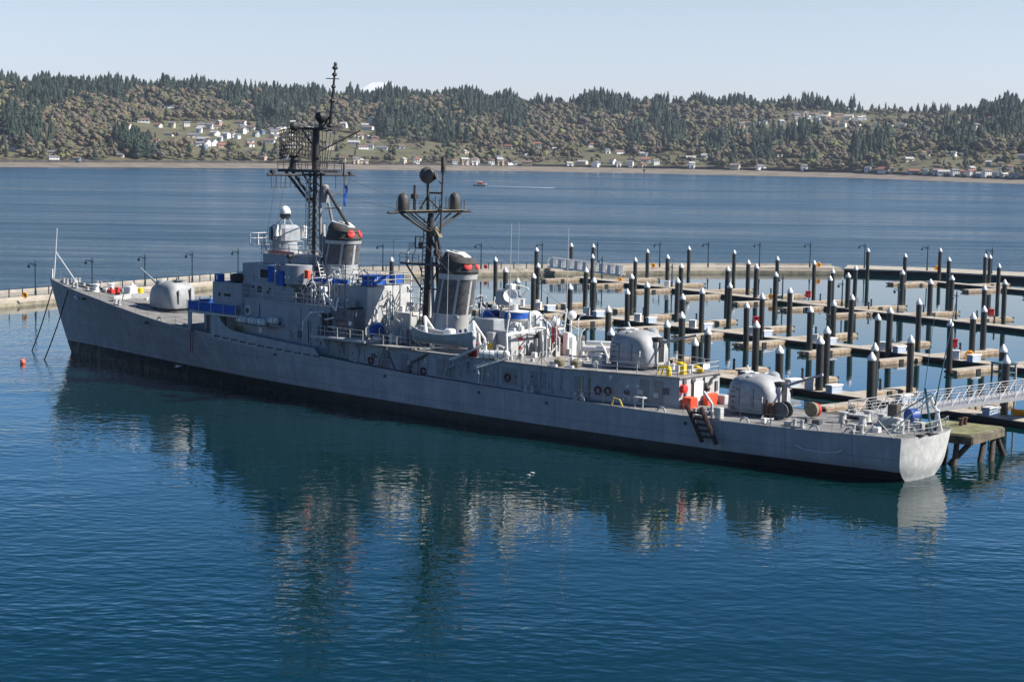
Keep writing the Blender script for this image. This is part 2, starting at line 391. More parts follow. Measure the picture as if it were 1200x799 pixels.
def broadleaf(seed):
    """unit-height rounded tree in early leaf: clumps of small leaf faces around forked limbs"""
    r = np.random.default_rng(seed); v = []; f = []
    cl = [(r.uniform(-.22, .22), r.uniform(-.22, .22), r.uniform(.42, .84), r.uniform(.10, .19)) for _ in range(9)] + [(0, 0, .66, .24)]
    for cx, cy, cz, R in cl:
        o = len(v); nu, nv = 7, 4
        for a in range(nv):
            ph = (a + .5) / nv * math.pi
            for b in range(nu):
                th = (b + .5 * (a % 2)) / nu * 6.283; q = R * r.uniform(.78, 1.22)
                v.append((cx + q * math.sin(ph) * math.cos(th), cy + q * math.sin(ph) * math.sin(th), cz + q * math.cos(ph) * .95))
        for a in range(nv - 1):
            for b in range(nu): b2 = (b + 1) % nu; f.append((o + a * nu + b, o + (a + 1) * nu + b, o + (a + 1) * nu + b2, o + a * nu + b2))
        for _ in range(16):
            d = r.normal(size=3); d /= np.linalg.norm(d); c = np.array([cx, cy, cz]) + d * R * r.uniform(0.95, 1.3)
            a = r.normal(size=3); a /= np.linalg.norm(a); b = np.cross(a, d); b /= (np.linalg.norm(b) + 1e-6); s = r.uniform(.018, .040)
            a = np.cross(b, d)
            o = len(v); v += [tuple(c + a * s), tuple(c + b * s), tuple(c - a * s), tuple(c - b * s)]; f += [(o, o + 1, o + 2, o + 3)]
    tv = []; tf = []
    def limb(p, q, ra, rb):
        o = len(tv)
        for P_, R in ((p, ra), (q, rb)):
            for i in range(4): tv.append((P_[0] + R * math.cos(i * 1.5708), P_[1] + R * math.sin(i * 1.5708), P_[2]))
        for i in range(4): tf.append((o + i, o + (i + 1) % 4, o + 4 + (i + 1) % 4, o + 4 + i))
    limb((0, 0, 0), (0, 0, .38), .022, .016)
    for cx, cy, cz, R in cl[:6]: limb((0, 0, .34), (cx, cy, cz), .013, .005)
    return (v, f), (tv, tf)
def leafmat(name, col, v=0.20, sc=0.03):
    return mat(name, col, 0.9, v, sc)
M_CON = leafmat('evergreen needles', (0.024, 0.042, 0.026), 0.35, 0.05)
M_DEC = [leafmat('bare brown twigs', (0.140, 0.110, 0.070)), leafmat('olive spring leaf', (0.115, 0.112, 0.060)), leafmat('tan catkins', (0.160, 0.130, 0.078)),
         leafmat('yellow green leaf', (0.165, 0.165, 0.065)), leafmat('grey twigs', (0.110, 0.100, 0.080)), leafmat('reddish buds', (0.130, 0.096, 0.072))]
M_BARK = mat('bark', (0.07, 0.055, 0.045), 0.95, 0.3, 2)
CON = [conifer(s) for s in range(6)]; DEC = [broadleaf(s + 40) for s in range(6)]

HOUSES = [(150,149),(184,146),(200,145.5),(217,144),(235,145),(255,144),(280,142.5),(232,151),(250,155),(282,155),(237,162),(256,162),(232,169),(270,159),(290,170),(260,170),(182,164),(197,156),(197,125),(11,102.5),(59,180),(62,184),(89,185),(140,181),(167,142),(15,175),
(305,155),(319,154),(329,152),(305,184),(331,184),(340,146),(362,152),(357,160),(400,147),(432,142),(412,166),(422,171),(445,171),(467,170),(417,156),(509,141),(465,141),(399,189),(367,187),(414,190),(424,188),(470,188),(484,185),(485,191),(529,191),(542,191),(552,192),(579,185),(592,172),(582,192),(541,177),(597,192),
(626,169),(610,179),(647,175),(680,166),(688,170),(707,177),(722,177),(679,189),(664,194),(614,195),(714,189),(695,195),(720,195),(734,196),(747,195),(764,190),(752,187),(750,180),(805,186),(806,194),(821,185),(856,192),(857,198),(886,196),(870,145),(876,144),(882,147),(891,144),(862,147),(832,165),
(909,142),(927,137),(937,135),(940,141),(950,137),(954,142),(962,135),(966,141),(975,135),(972,144),(981,145),(987,136),(995,142),(1000,139),(1020,145),(1036,145),(1050,146),(1075,146),(1100,147),(1121,147),(1136,149),(1152,140),(1077,182),(1059,187),(1111,180),(1152,190),(1166,192),(1177,196),(937,199),(1040,201),(1030,201),(1012,201),(1079,202),(1065,203),(1100,202),(1111,204),(1122,202),(1132,203),(1150,205),(1171,204),(1160,205),(1190,182),(907,180)]
rx = random.Random(21)
for (xa, xb, ya, yb, k) in ((222, 342, 147, 173, 24), (922, 1004, 133, 147, 18), (345, 440, 146, 172, 10), (1085, 1198, 197, 206, 9), (490, 610, 186, 193, 6)):
    for _ in range(k): HOUSES.append((rx.uniform(xa, xb), rx.uniform(ya, yb)))
HP = []
for hx, hy in HOUSES:
    t = solve_t(hx, hy + 3.0); X, Y, z = ground(hx, t); HP.append((float(X), float(Y), float(z), hx, hy, float(t)))
HXY = np.array([(a[3], a[4]) for a in HP], float)
# open, built-up ground where few tall trees stand: (x0, x1, y0, y1, keep)
CLEAR = [(150, 345, 143, 176, 0.40), (345, 520, 160, 190, 0.6), (900, 1140, 130, 148, 0.30), (1040, 1200, 180, 204, 0.5), (470, 560, 168, 184, 0.35), (670, 800, 183, 198, 0.6), (610, 690, 188, 197, 0.4)]
# dense evergreen stands seen on the slope: centre x, y, half sizes
STANDS = [(25, 160, 25, 25), (50, 120, 35, 14), (155, 172, 26, 14), (100, 115, 60, 12), (160, 180, 20, 8), (300, 150, 12, 14), (335, 128, 45, 18), (430, 120, 30, 12), (480, 150, 50, 20),
          (520, 168, 22, 12), (560, 130, 40, 14), (600, 145, 15, 18), (690, 128, 20, 10), (722, 130, 16, 16), (740, 165, 14, 16), (785, 158, 14, 20), (765, 145, 10, 18), (835, 175, 14, 12), (890, 170, 24, 24),
          (935, 168, 20, 12), (1020, 178, 18, 16), (990, 122, 40, 8), (1085, 122, 40, 10), (1000, 185, 12, 10), (1140, 160, 50, 14), (1185, 155, 25, 12), (1120, 178, 12, 10), (270, 122, 20, 8), (960, 118, 40, 8), (330, 145, 14, 10), (1160, 140, 60, 8)]
def stand(x, y):
    return max(math.exp(-((x - a) / c) ** 2 - ((y - b) / d) ** 2) for a, b, c, d in STANDS)
def noise2(x, y): return math.sin(x * .061 + 1.3 * math.sin(y * .13)) * math.sin(y * .17 + 2 * math.sin(x * .037))
TREES = []     # x, y, z, size, width, kind(-1 conifer / 0..5), variant, screen x, screen size
def try_tree(x, t, force=None):
    X, Y, z = ground(x, t); X = float(X); Y = float(Y); z = float(z)
    ys = yhor(x) - (z - CAM_H) * F_PX / Y
    for x0, x1, y0, y1, kp in CLEAR:
        if x0 < x < x1 and y0 < ys < y1 and rng.random() > kp: return
    dx = HXY[:, 0] - x; dy = HXY[:, 1] + 3 - ys
    if ((np.abs(dx) < 8) & (dy > -13) & (dy < 3)).any() and rng.random() < 0.93: 
        if ((np.abs(dx) < 8) & (dy > -16) & (dy < 0.5)).any(): return
    st = stand(x, ys); con = rng.random() < min(0.95, 0.025 + 1.0 * st + (0.9 if t > 0.935 + .03 * math.sin(x * .05) else 0.0) + (0.08 if noise2(x, ys) > .5 else 0))
    if con: s = rng.uniform(15, 30) * (1.30 if st > .45 else (1.1 if t > .9 else .9)); wd = s * rng.uniform(0.8, 1.45); k = -1
    else:
        s = rng.uniform(9, 17) + 8 * rng.random() ** 3; wd = s * rng.uniform(1.0, 1.7)
        q = noise2(x * 1.3 + 40, ys * 1.4); c = rng.random()
        k = 0 if q > .25 else (2 if q < -.35 else 1)
        if c < .14: k = 4
        elif c < .19: k = 3
        elif c < .25: k = 5
        if t < 0.06: s *= 0.7; wd *= .8
    if any(x0 < x < x1 and y0 < ys < y1 for x0, x1, y0, y1, kp in CLEAR): s *= 0.62; wd *= 0.68
    if k < 0: s *= 0.78 + 0.42 * (0.5 + 0.5 * math.sin(x * .11 + 2 * math.sin(x * .031))) ; wd *= rng.uniform(.85, 1.2)
    TREES.append((X, Y, z, s, wd, k, int(rng.integers(0, 6)), x, s * F_PX / Y))
for i in range(11500):
    try_tree(rng.uniform(-150, 1350), rng.random() ** 0.9 * 0.97)
for a_, b_, c_, d_ in STANDS:
    for i in range(int(c_ * d_ * .10) + 6):
        xx_, yy_ = rng.normal(a_, c_ * .55), rng.normal(b_ + 4, d_ * .5)
        tt_ = solve_t(xx_, yy_)
        if 0.01 < tt_ < .97: try_tree(xx_, tt_)
for i in range(1900): try_tree(rng.uniform(-150, 1350), rng.uniform(0.93, 1.0))
for i in range(2600): try_tree(rng.uniform(-415, -150) if i % 2 else rng.uniform(1350, 1615), rng.random() ** 0.9)
for i in range(600): try_tree(rng.uniform(-150, 1350), rng.uniform(0.0, 0.04))
TREES.sort(key=lambda a: -a[8])
inview = [a for a in TREES if 2 < a[7] < 1198]
con_i = [a for a in inview if a[5] < 0][:150]; dec_i = [a for a in inview if a[5] >= 0][:110]
picked = set(id(a) for a in con_i + dec_i)
rest = [a for a in TREES if id(a) not in picked]
V = []; FQ = []; FT = []; MQ = []; MT = []; off = 0
arrC = [[(np.array(c[0]), np.array(c[1])) for c in q] for q in CON]; arrD = [[(np.array(c[0]), np.array(c[1])) for c in q] for q in DEC]
for X, Y, z, s, wd, k, va, sx_, _ in rest:
    src = (arrC if k < 0 else arrD)[va]; a = rng.uniform(0, 6.28); ca, sa = math.cos(a), math.sin(a)
    for part, (pv, pf) in enumerate(src):
        if part == 1 and Y > 2500 and rng.random() < .5: continue
        q = np.empty_like(pv); q[:, 0] = (pv[:, 0] * ca - pv[:, 1] * sa) * wd + X; q[:, 1] = (pv[:, 0] * sa + pv[:, 1] * ca) * wd + Y; q[:, 2] = pv[:, 2] * s + z - 0.3
        V.append(q); mi = 7 if part == 1 else (0 if k < 0 else k + 1)
        if pf.shape[1] == 3: FT.append(pf + off); MT += [mi] * len(pf)
        else: FQ.append(pf + off); MQ += [mi] * len(pf)
        off += len(pv)
V = np.concatenate(V); FT = np.concatenate(FT); FQ = np.concatenate(FQ)
me = bpy.data.meshes.new('woodland'); me.vertices.add(len(V)); me.vertices.foreach_set('co', V.astype(np.float32).ravel())
nl = FT.size + FQ.size; me.loops.add(nl); me.loops.foreach_set('vertex_index', np.concatenate([FT.ravel(), FQ.ravel()]).astype(np.int32))
np_ = len(FT) + len(FQ); me.polygons.add(np_)
ls = np.concatenate([np.arange(len(FT)) * 3, FT.size + np.arange(len(FQ)) * 4]).astype(np.int32)
me.polygons.foreach_set('loop_start', ls)
try: me.polygons.foreach_set('loop_total', np.concatenate([np.full(len(FT), 3), np.full(len(FQ), 4)]).astype(np.int32))
except Exception: pass
for q in [M_CON] + M_DEC + [M_BARK]: me.materials.append(q)
me.polygons.foreach_set('material_index', np.array(MT + MQ, dtype=np.int32)); me.update(); me.validate()
wo = bpy.data.objects.new('woodland', me); COL.objects.link(wo); tag(wo, 'mixed spring woodland covering the far hillside', 'woodland', kind='stuff')
def tpl(pair, name, mcrown):
    root = empty(name); a = MB(); a.add(*pair[0]); b = MB(); b.add(*pair[1])
    def raw(nm, q, mt):
        me = bpy.data.meshes.new(nm); me.from_pydata(q.v, [], q.f); me.materials.append(mt); o = bpy.data.objects.new(nm, me); COL.objects.link(o); o.parent = root; return o
    return root, [raw('crown', a, mcrown), raw('trunk', b, M_BARK)]
def plant(lst, pairs, name, mats, label, cat, group):
    protos = {}
    lst = sorted(lst, key=lambda a: a[7])
    for i, (X, Y, z, s, wd, k, va, sx_, _) in enumerate(lst):
        key = (va, k)
        if key not in protos: protos[key] = tpl(pairs[va], name, mats(k)); root, kids = protos[key]; o = root
        else: root, kids = protos[key]; o = copy_thing(root, kids)
        o.location = (X, Y, z - .3); o.scale = (wd, wd, s); o.rotation_euler = (0, 0, random.uniform(0, 6.28))
        tag(o, label(k) % ordinal(i + 1), cat, group)
plant(con_i, CON, 'evergreen_tree', lambda k: M_CON, lambda k: 'dark pointed evergreen on the far hillside, %s big evergreen from the left', 'tree', 'tall evergreens on the far hillside')
KN = {0: 'brown', 1: 'olive', 2: 'tan', 3: 'yellow green', 4: 'grey twiggy', 5: 'reddish'}
plant(dec_i, DEC, 'leafy_tree', lambda k: M_DEC[k], lambda k: KN[k] + ' rounded tree on the far hillside, %s big leafy tree from the left', 'tree', 'large leafy trees on the far hillside')

# ---- houses on the far shore
WALLC = [('white siding', (0.78, 0.77, 0.73)), ('cream siding', (0.66, 0.58, 0.44)), ('grey siding', (0.36, 0.38, 0.40)), ('tan siding', (0.45, 0.36, 0.26)), ('blue siding', (0.16, 0.24, 0.36)), ('pink brown siding', (0.50, 0.34, 0.28))]
ROOFC = [('grey roof', (0.16, 0.16, 0.17)), ('pale roof', (0.42, 0.41, 0.40)), ('brown roof', (0.18, 0.12, 0.10)), ('red brown roof', (0.28, 0.11, 0.08))]
GLASS = mat('dark window glass', (0.02, 0.025, 0.03), 0.2, 0.1, 1)
HPROTO = {}
def house_proto(wi, ri, form):
    L_, W_, H_ = [(13, 9, 3.4), (11, 8, 5.8), (17, 9, 3.2), (9, 8, 6.0)][form]
    root = empty('house'); kids = []
    m = MB(); m.box(-L_ / 2, L_ / 2, -W_ / 2, W_ / 2, -2.5, H_)
    m.prism([(-W_ / 2, H_), (W_ / 2, H_), (0, H_ + W_ * 0.28)], 'x', -L_ / 2, L_ / 2)
    if form in (0, 3): m.box(L_ * .1, L_ * .45, -W_ / 2 - 2.5, -W_ / 2, -2.5, H_ * .7)
    kids.append(link('wall', m, mat(*WALLC[wi], 0.8, 0.08, 0.5), root))
    m = MB(); e = 0.6; t = 0.35; rh = W_ * 0.28
    for sg in (-1, 1):
        m.prism([(sg * (W_ / 2 + e), H_ - 0.28 * 2 * e * .5), (0, H_ + rh + 0.02), (0, H_ + rh + t), (sg * (W_ / 2 + e), H_ - 0.28 * e + t)], 'x', -L_ / 2 - e, L_ / 2 + e)
    if form in (0, 3): m.box(L_ * .08, L_ * .47, -W_ / 2 - 2.9, -W_ / 2 - .5, H_ * .7 + .02, H_ * .7 + .4)
    m.box(L_ * .2, L_ * .2 + .9, .8, 1.7, H_, H_ + rh + 1.0)
    kids.append(link('roof', m, mat(*ROOFC[ri], 0.85, 0.15, 0.6), root))
    rows = [1.1] if H_ < 4 else [0.9, 3.7]
    for zz in rows:
        for xx in ([-L_ * .36, -L_ * .12] if form in (0, 3) else [-L_ * .32, -L_ * .02, L_ * .3]):
            m = MB(); m.box(xx - .9, xx + .9, -W_ / 2 - .06, -W_ / 2 + .01, zz, zz + 1.3); kids.append(link('window', m, GLASS, root))
    return root, kids
rh_ = random.Random(5)
for i, (X, Y, z, hx, hy, t) in enumerate(sorted(HP, key=lambda a: a[3])):
    wi = rh_.choices(range(6), [12, 4, 2, 2, 1, 1])[0]; ri = rh_.choices(range(4), [5, 3, 3, 1])[0]; fo = rh_.choices(range(4), [4, 3, 2, 3])[0]
    key = (wi, ri, fo)
    if key not in HPROTO: HPROTO[key] = house_proto(*key); o = HPROTO[key][0]
    else: o = copy_thing(*HPROTO[key])
    o.location = (X, Y, z + 0.5); o.rotation_euler = (0, 0, rh_.choice([0.0, .25, -.3, .5, -.55, 1.2])); sc = rh_.uniform(.75, 1.15) * (Y / 2700.0) ** 0.5; o.scale = (sc, sc, sc)
    tag(o, '%s %s house with %s on far shore, %s from the left' % ('tall' if fo in (1, 3) else 'low', WALLC[wi][0].replace(' siding', ''), ROOFC[ri][0], ordinal(i + 1)), 'house', 'houses on the far shore')
exec_marker = 0

# ================================================================== marina
WOOD = mat('weathered wood waler', (0.40, 0.31, 0.22), 0.9, 0.30, 1.5, col2=(0.22, 0.16, 0.11))
CONC = mat('pale concrete deck', (0.40, 0.355, 0.295), 0.95, 0.15, 0.6)
CONCD = mat('stained concrete side', (0.27, 0.24, 0.17), 0.95, 0.3, 0.7, streak=0.2)
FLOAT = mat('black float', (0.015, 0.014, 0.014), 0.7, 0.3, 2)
PILE = mat('black pile sleeve', (0.014, 0.016, 0.016), 0.5, 0.4, 0.7, col2=(0.035, 0.034, 0.028))
def add_growth(m, z0=0.55, z1=1.5, col=(0.075, 0.060, 0.030)):
    n = m.node_tree.nodes; L = m.node_tree.links; b = n['Principled BSDF']; src = b.inputs['Base Color'].links[0].from_socket
    tc = n.new('ShaderNodeTexCoord'); sp = n.new('ShaderNodeSeparateXYZ'); L.new(tc.outputs['Object'], sp.inputs[0])
    no = n.new('ShaderNodeTexNoise'); no.inputs['Scale'].default_value = 2.5; no.inputs['Detail'].default_value = 5; ge = n.new('ShaderNodeNewGeometry'); L.new(ge.outputs['Position'], no.inputs['Vector'])
    a = n.new('ShaderNodeMath'); a.operation = 'MULTIPLY_ADD'; L.new(no.outputs[0], a.inputs[0]); a.inputs[1].default_value = 1.1; L.new(sp.outputs[2], a.inputs[2])
    r = n.new('ShaderNodeMapRange'); r.inputs[1].default_value = z0 + .5; r.inputs[2].default_value = z1 + .5; r.inputs[3].default_value = .85; r.inputs[4].default_value = 0; L.new(a.outputs[0], r.inputs[0])
    mx = n.new('ShaderNodeMix'); mx.data_type = 'RGBA'; L.new(r.outputs[0], mx.inputs[0]); L.new(src, mx.inputs[6]); mx.inputs[7].default_value = (*col, 1); L.new(mx.outputs[2], b.inputs['Base Color'])
add_growth(PILE)
LAMPB = mat('dark blue lamp paint', (0.012, 0.045, 0.07), 0.5, 0.2, 3)
TEAL = mat('teal steel', (0.05, 0.13, 0.16), 0.5, 0.2, 3)

def plank_deck(m, L_, W0, W1, z0, z1): m.box(0, L_, W0, W1, z0, z1)
U = (math.cos(rad(129.5)), math.sin(rad(129.5))); N = (-U[1], U[0])
def frame(u, n, o):    # returns world from (along, across)
    return lambda s, c, z=0.0: Vector((o[0] + u[0] * s + n[0] * c, o[1] + u[1] * s + n[1] * c, z))
u1 = (-0.5473, 0.8369); n1 = (-0.8369, -0.5473)
F1 = frame(u1, n1, (53.75, 311.96)); F2 = frame(U, N, (0, 0))
def walkway(name, Fr, u, s0, s1, c, label):
    o = empty(name, Fr(s0, c), math.atan2(u[1], u[0])); L_ = s1 - s0
    # local x along, local y = +n side ; front (camera side) at y=0
    m = MB(); m.box(0, L_, -3.0, 0, 0.50, 0.62); link('deck', m, CONC, o)
    m = MB(); m.box(0, L_, -2.9, -0.1, -0.3, 0.498); link('float', m, FLOAT, o)
    m = MB(); m.box(0, L_, 0.003, 0.16, 0.22, 0.56); link('fender_beam', m, BLACK, o)
    tag(o, label, 'dock'); return o
walkway('dock_walkway', F1, u1, -62, 76, 0, 'long concrete walkway dock with black side, farther of the long marina walkways')
walkway('dock_walkway', F2, U, 92, 240, -190, 'long concrete walkway dock with black side, middle one of the marina')
walkway('dock_walkway', F2, U, 88, 178, -150.5, 'long concrete walkway dock with black side, nearest the warship')
walkway('dock_walkway', F1, u1, -25, 38, -66, 'short walkway dock with black side, farthest one at the right near the breakwater')

FING = {}
def finger_kids(root, L_):
    kids = []; m = MB(); m.box(0, L_, -0.75, 0.75, 0.46, 0.55); kids.append(link('deck', m, CONC, root))
    m = MB()
    for z in (-0.12, 0.12, 0.36):
        for sg in (-1, 1): m.box(0, L_, sg * 0.752 if sg > 0 else -0.94, 0.94 if sg > 0 else -0.752, z - .10, z + .10)
        m.box(L_ + .003, L_ + .16, -0.9, 0.9, z - .10, z + .10)
    kids.append(link('waler', m, WOOD, root))
    m = MB(); m.box(0, L_ - .1, -0.7, 0.7, -0.4, 0.455); kids.append(link('float', m, FLOAT, root))
    m = MB(); m.box(L_ * .48, L_ * .48 + .8, .943, 1.05, -.15, .5).box(L_ * .48, L_ * .48 + .8, -1.05, -.943, -.15, .5); kids.append(link('bracket', m, BLACK, root))
    m = MB(); m.box(L_ + .17, L_ + .95, -.5, -.38, .2, .5).box(L_ + .17, L_ + .95, .38, .5, .2, .5); kids.append(link('pile_guide', m, BLACK, root))
    return kids
def fingers(Fr, u, c, ss, L_, side, text):
    n = (-u[1] * side, u[0] * side); ang = math.atan2(n[1], n[0])
    spots = sorted(ss, key=lambda s: px_of(Fr(s, c + side * L_))[0])
    for i, s in enumerate(spots):
        key = L_
        if key not in FING:
            o = empty('finger_dock'); FING[key] = (o, finger_kids(o, L_))
        else: o = copy_thing(*FING[key])
        o.location = Fr(s, c, 0); o.rotation_euler = (0, 0, ang)
        tag(o, 'finger dock %s, %s from the left' % (text, ordinal(i + 1)), 'dock', 'finger docks')
fingers(F1, u1, 0.2, [73, 57.5, 42, 27, 12, -1, -13], 8.6, 1, 'on near side of farther long walkway')
fingers(F1, u1, -3, [-54, -42, -29.4, -17.5, -5, 8, 21.5, 36.5, 51.5, 67], 12.5, -1, 'on far side of farther long walkway')
fingers(F2, U, -189.8, [230, 218, 206, 194, 182, 170, 158, 146, 134, 122], 8.6, 1, 'on near side of middle walkway')
fingers(F2, U, -193, [232, 220, 208, 196, 184, 171.5, 158, 146, 134], 14.0, -1, 'on far side of middle walkway')
fingers(F2, U, -153.5, [175, 161.5, 149, 138, 126.5, 113.5, 101], 9.6, -1, 'on far side of walkway by the ship')
fingers(F2, U, -150.3, [171, 158, 146, 133.5, 121.5], 8.2, 1, 'on near side of walkway by the ship')
fingers(F1, u1, -65.8, [50.4 - 12, 35, 17.5, 1.6, -14], 9.5, 1, 'on near side of short right walkway')
fingers(F1, u1, -69, [28, 12, -4], 11.0, -1, 'behind the short right walkway')

# piles
PILES=[(-22.6, 329.4), (-3.3, 334.8), (-1.3, 304.8), (0.7, 281.8), (4.8, 371.2), (4.4, 318.4), (3.4, 292.7), (12.8, 391.6), (17.6, 393.2), (15.7, 353.4), (12.5, 306.1), (12.9, 284.7), (8.7, 271.1), (5.1, 217.2), (23.6, 342.4), (28.5, 377.1), (30.7, 353.3), (38.4, 388.7), (31.0, 328.1), (26.9, 290.1), (19.9, 297.8), (17.1, 263.5), (20.7, 273.9), (12.6, 232.9), (11.3, 202.9), (18.7, 213.3), (21.5, 224.2), (24.3, 252.5), (28.1, 263.3), (22.6, 204.8), (20.0, 193.2), (34.1, 279.2), (32.2, 243.1), (35.9, 254.9), (29.6, 214.7), (42.1, 269.0), (28.4, 187.0), (46.9, 377.3), (45.4, 342.9), (44.7, 326.6), (38.2, 316.4), (52.8, 354.8), (45.3, 306.1), (58.0, 341.8), (62.9, 326.3), (57.0, 316.5), (53.2, 297.6), (58.0, 307.0), (77.9, 390.3), (49.6, 259.5), (45.0, 248.1), (40.1, 238.2), (69.2, 315.7), (50.5, 237.0), (47.1, 228.1), (36.9, 207.3), (34.3, 196.4), (38.8, 188.6), (36.4, 178.4), (82.9, 375.8), (95.3, 397.1), (88.5, 360.7), (101.3, 381.2), (101.1, 376.9), (93.8, 343.0), (75.4, 304.9), (69.2, 293.9), (81.5, 293.9), (75.5, 283.6), (57.3, 249.6), (64.6, 242.5), (60.0, 230.6), (54.2, 218.7), (44.9, 198.8), (53.0, 190.8), (50.3, 179.6)]
po = empty('mooring_pile'); pk = []
m = MB(); m.cyl((0, 0, -2), (0, 0, 6.02), 0.41, n=16); pk.append(link('shaft', m, PILE, po, True))
m = MB(); m.lathe((0, 0, 0), [(0.44, 6.02), (0.46, 6.16), (0.44, 6.28), (0.27, 6.55), (0.10, 6.83), (0.02, 6.9)], 14); pk.append(link('cap', m, WHITE, po, True))
PS = sorted([p for p in PILES], key=lambda p: px_of((p[0], p[1], 6.9))[0])
for i, (x, y) in enumerate(PS):
    o = po if i == 0 else copy_thing(po, pk)
    o.location = (x, y, random.uniform(-.3, .12)); o.rotation_euler = (random.uniform(-.012, .012), random.uniform(-.014, .012), random.uniform(0, 6.28)); q_ = random.uniform(.92, 1.06); o.scale = (q_, q_, 1)
    tag(o, 'tall black mooring pile with white cone cap, %s from the left in marina' % ordinal(i + 1), 'pile', 'white capped piles in the marina')

# breakwater
BW = [(-104, 258), (-82.8, 289.5), (-50.5, 345.0), (-30, 370), (-7.7, 382), (20, 394), (49, 404), (76, 408), (92, 404), (113, 390), (140, 368)]
def ribbon(m, pts, off0, off1, z0, z1):
    P_ = [Vector((a, b, 0)) for a, b in pts]; ns = []
    for i in range(len(P_)):
        d = (P_[min(i + 1, len(P_) - 1)] - P_[max(i - 1, 0)]).normalized(); ns.append(Vector((-d.y, d.x, 0)))
    vs = []
    for p, n in zip(P_, ns):
        for o_, z in ((off0, z0), (off0, z1), (off1, z1), (off1, z0)): vs.append(p + n * o_ + Vector((0, 0, z)))
    fs = []
    for i in range(len(P_) - 1):
        for k in range(4): j = (k + 1) % 4; fs.append((i * 4 + k, i * 4 + 4 + k, i * 4 + 4 + j, i * 4 + j))
    fs += [(0, 1, 2, 3), tuple(len(P_) * 4 - 4 + k for k in range(4))]
    m.add(vs, fs); return P_, ns
bw = empty('breakwater', (0, 0, 0)); tag(bw, 'long pale concrete floating breakwater behind the ship and the marina', 'breakwater')
BWA = BW[:8]; BWB = BW[7:]
m = MB(); P_, ns = ribbon(m, BWA, 1.2, 9.5, 0.0, 1.35); link('pontoon', m, CONC, bw)
m = MB(); ribbon(m, BWA, 0.0, 1.195, -0.3, 0.85); link('ledge', m, CONC, bw)
m = MB(); ribbon(m, BWA, -0.16, -0.004, -0.3, 0.62); link('fender', m, CONCD, bw)
m = MB(); ribbon(m, BWA, 8.8, 9.3, 1.36, 1.75); link('parapet', m, CONC, bw)
bw2 = empty('breakwater', (0, 0, 0)); tag(bw2, 'breakwater arm closing the marina on the right, shaded side coloured black', 'breakwater')
m = MB(); ribbon(m, BWB, 0.9, 15, -0.3, 1.25); link('pontoon', m, CONC, bw2)
m = MB(); ribbon(m, BWB, 0.5, 0.89, -0.4, 0.95); link('fender', m, FLOAT, bw2)  # no real fender: the shade on this side is coloured in black
def along(pts, s):
    for a, b in zip(pts[:-1], pts[1:]):
        a = Vector((*a, 0)); b = Vector((*b, 0)); l = (b - a).length
        if s <= l: d = (b - a) / l; return a + d * s, Vector((-d.y, d.x, 0))
        s -= l
    return None
m = MB(); s = 4.0; prev = None; 
while True:
    r_ = along(BW, s)
    if r_ is None or r_[0].x > 15: break
    p = r_[0] + r_[1] * 1.45; p.z = 1.35
    m.cyl(p, p + Vector((0, 0, 1.45)), 0.11, n=6)
    if prev is not None:
        for h in (1.35, 0.95, 0.55, 0.2): m.cyl(prev + Vector((0, 0, h)), p + Vector((0, 0, h)), 0.03 if h < 1.3 else 0.05, n=4)
    prev = p; s += 3.0
link('railing', m, LAMPB, bw)

# lamp posts
def lamp_proto(h=5.6, arm=1.3):
    o = empty('lamp_post'); k = []
    m = MB(); m.cyl((0, 0, 0), (0, 0, .9), .22, .18, n=8).cyl((0, 0, .9), (0, 0, h), .14, .11, n=8).cyl((0, 0, h), (0, 0, h + .35), .10, .03, n=8); k.append(link('pole', m, LAMPB, o))
    m = MB(); m.tube([(0.35, 0, h - .55), (0, 0, h - .5), (-arm, 0, h - .35)], .075).cyl((-arm, 0, h - .35), (-arm, 0, h - .6), .04); m.tube([(0, 0, h - .95), (-arm * .55, 0, h - .42)], .03); k.append(link('arm', m, LAMPB, o))
    m = MB(); m.lathe((-arm, 0, 0), [(.08, h - .55), (.24, h - .75), (.26, h - .95), (.12, h - 1.1)], 10); k.append(link('lamp_head', m, LAMPB, o))
    return o, k
LPX = [(-81.1, 301.7), (-76.5, 322.2), (-68.8, 332.5), (-62.4, 345.5), (-56.3, 364.4), (-27.8, 376.8), (-6.9, 386), (6.1, 392.9), (25.6, 398), (33.1, 402), (45.2, 407), (59.6, 410), (72.1, 412), (83.4, 412), (99.6, 404), (111.0, 396)]
LPX = []
for lx in (43, 108, 171, 226, 280, 448, 564, 634, 700, 772, 829, 890, 948, 1012, 1087, 1163):
    best = None; s = 0.0
    while True:
        r_ = along(BW, s)
        if r_ is None: break
        p = r_[0] + r_[1] * 2.0; e = abs(px_of((p.x, p.y, 1.35))[0] - lx)
        if best is None or e < best[0]: best = (e, p.x, p.y)
        s += 0.5
    LPX.append(best[1:])
lo, lk = lamp_proto()
for i, (x, y) in enumerate(LPX):
    o = lo if i == 0 else copy_thing(lo, lk)
    o.location = (x, y, 1.35); o.rotation_euler = (0, 0, rad(-20) if x < 40 or True else 0)
    tag(o, 'dark blue lamp post with hanging lamp on the breakwater, %s from the left' % ordinal(i + 1), 'lamp post', 'lamp posts on the breakwater')
lo, lk = lamp_proto(4.4, 0.7)
W1L = [(68, -2.4), (44.5, -2.4), (12, -2.4), (-3.5, -2.4), (-17, -2.4), (-30, -2.4)]
for i, (s, c) in enumerate(W1L):
    o = lo if i == 0 else copy_thing(lo, lk); o.location = F1(s, c, 0.62); o.rotation_euler = (0, 0, rad(10))
    tag(o, 'slim dark lamp post on the farther long walkway, %s from the left' % ordinal(i + 1), 'lamp post', 'lamp posts on the marina walkway')

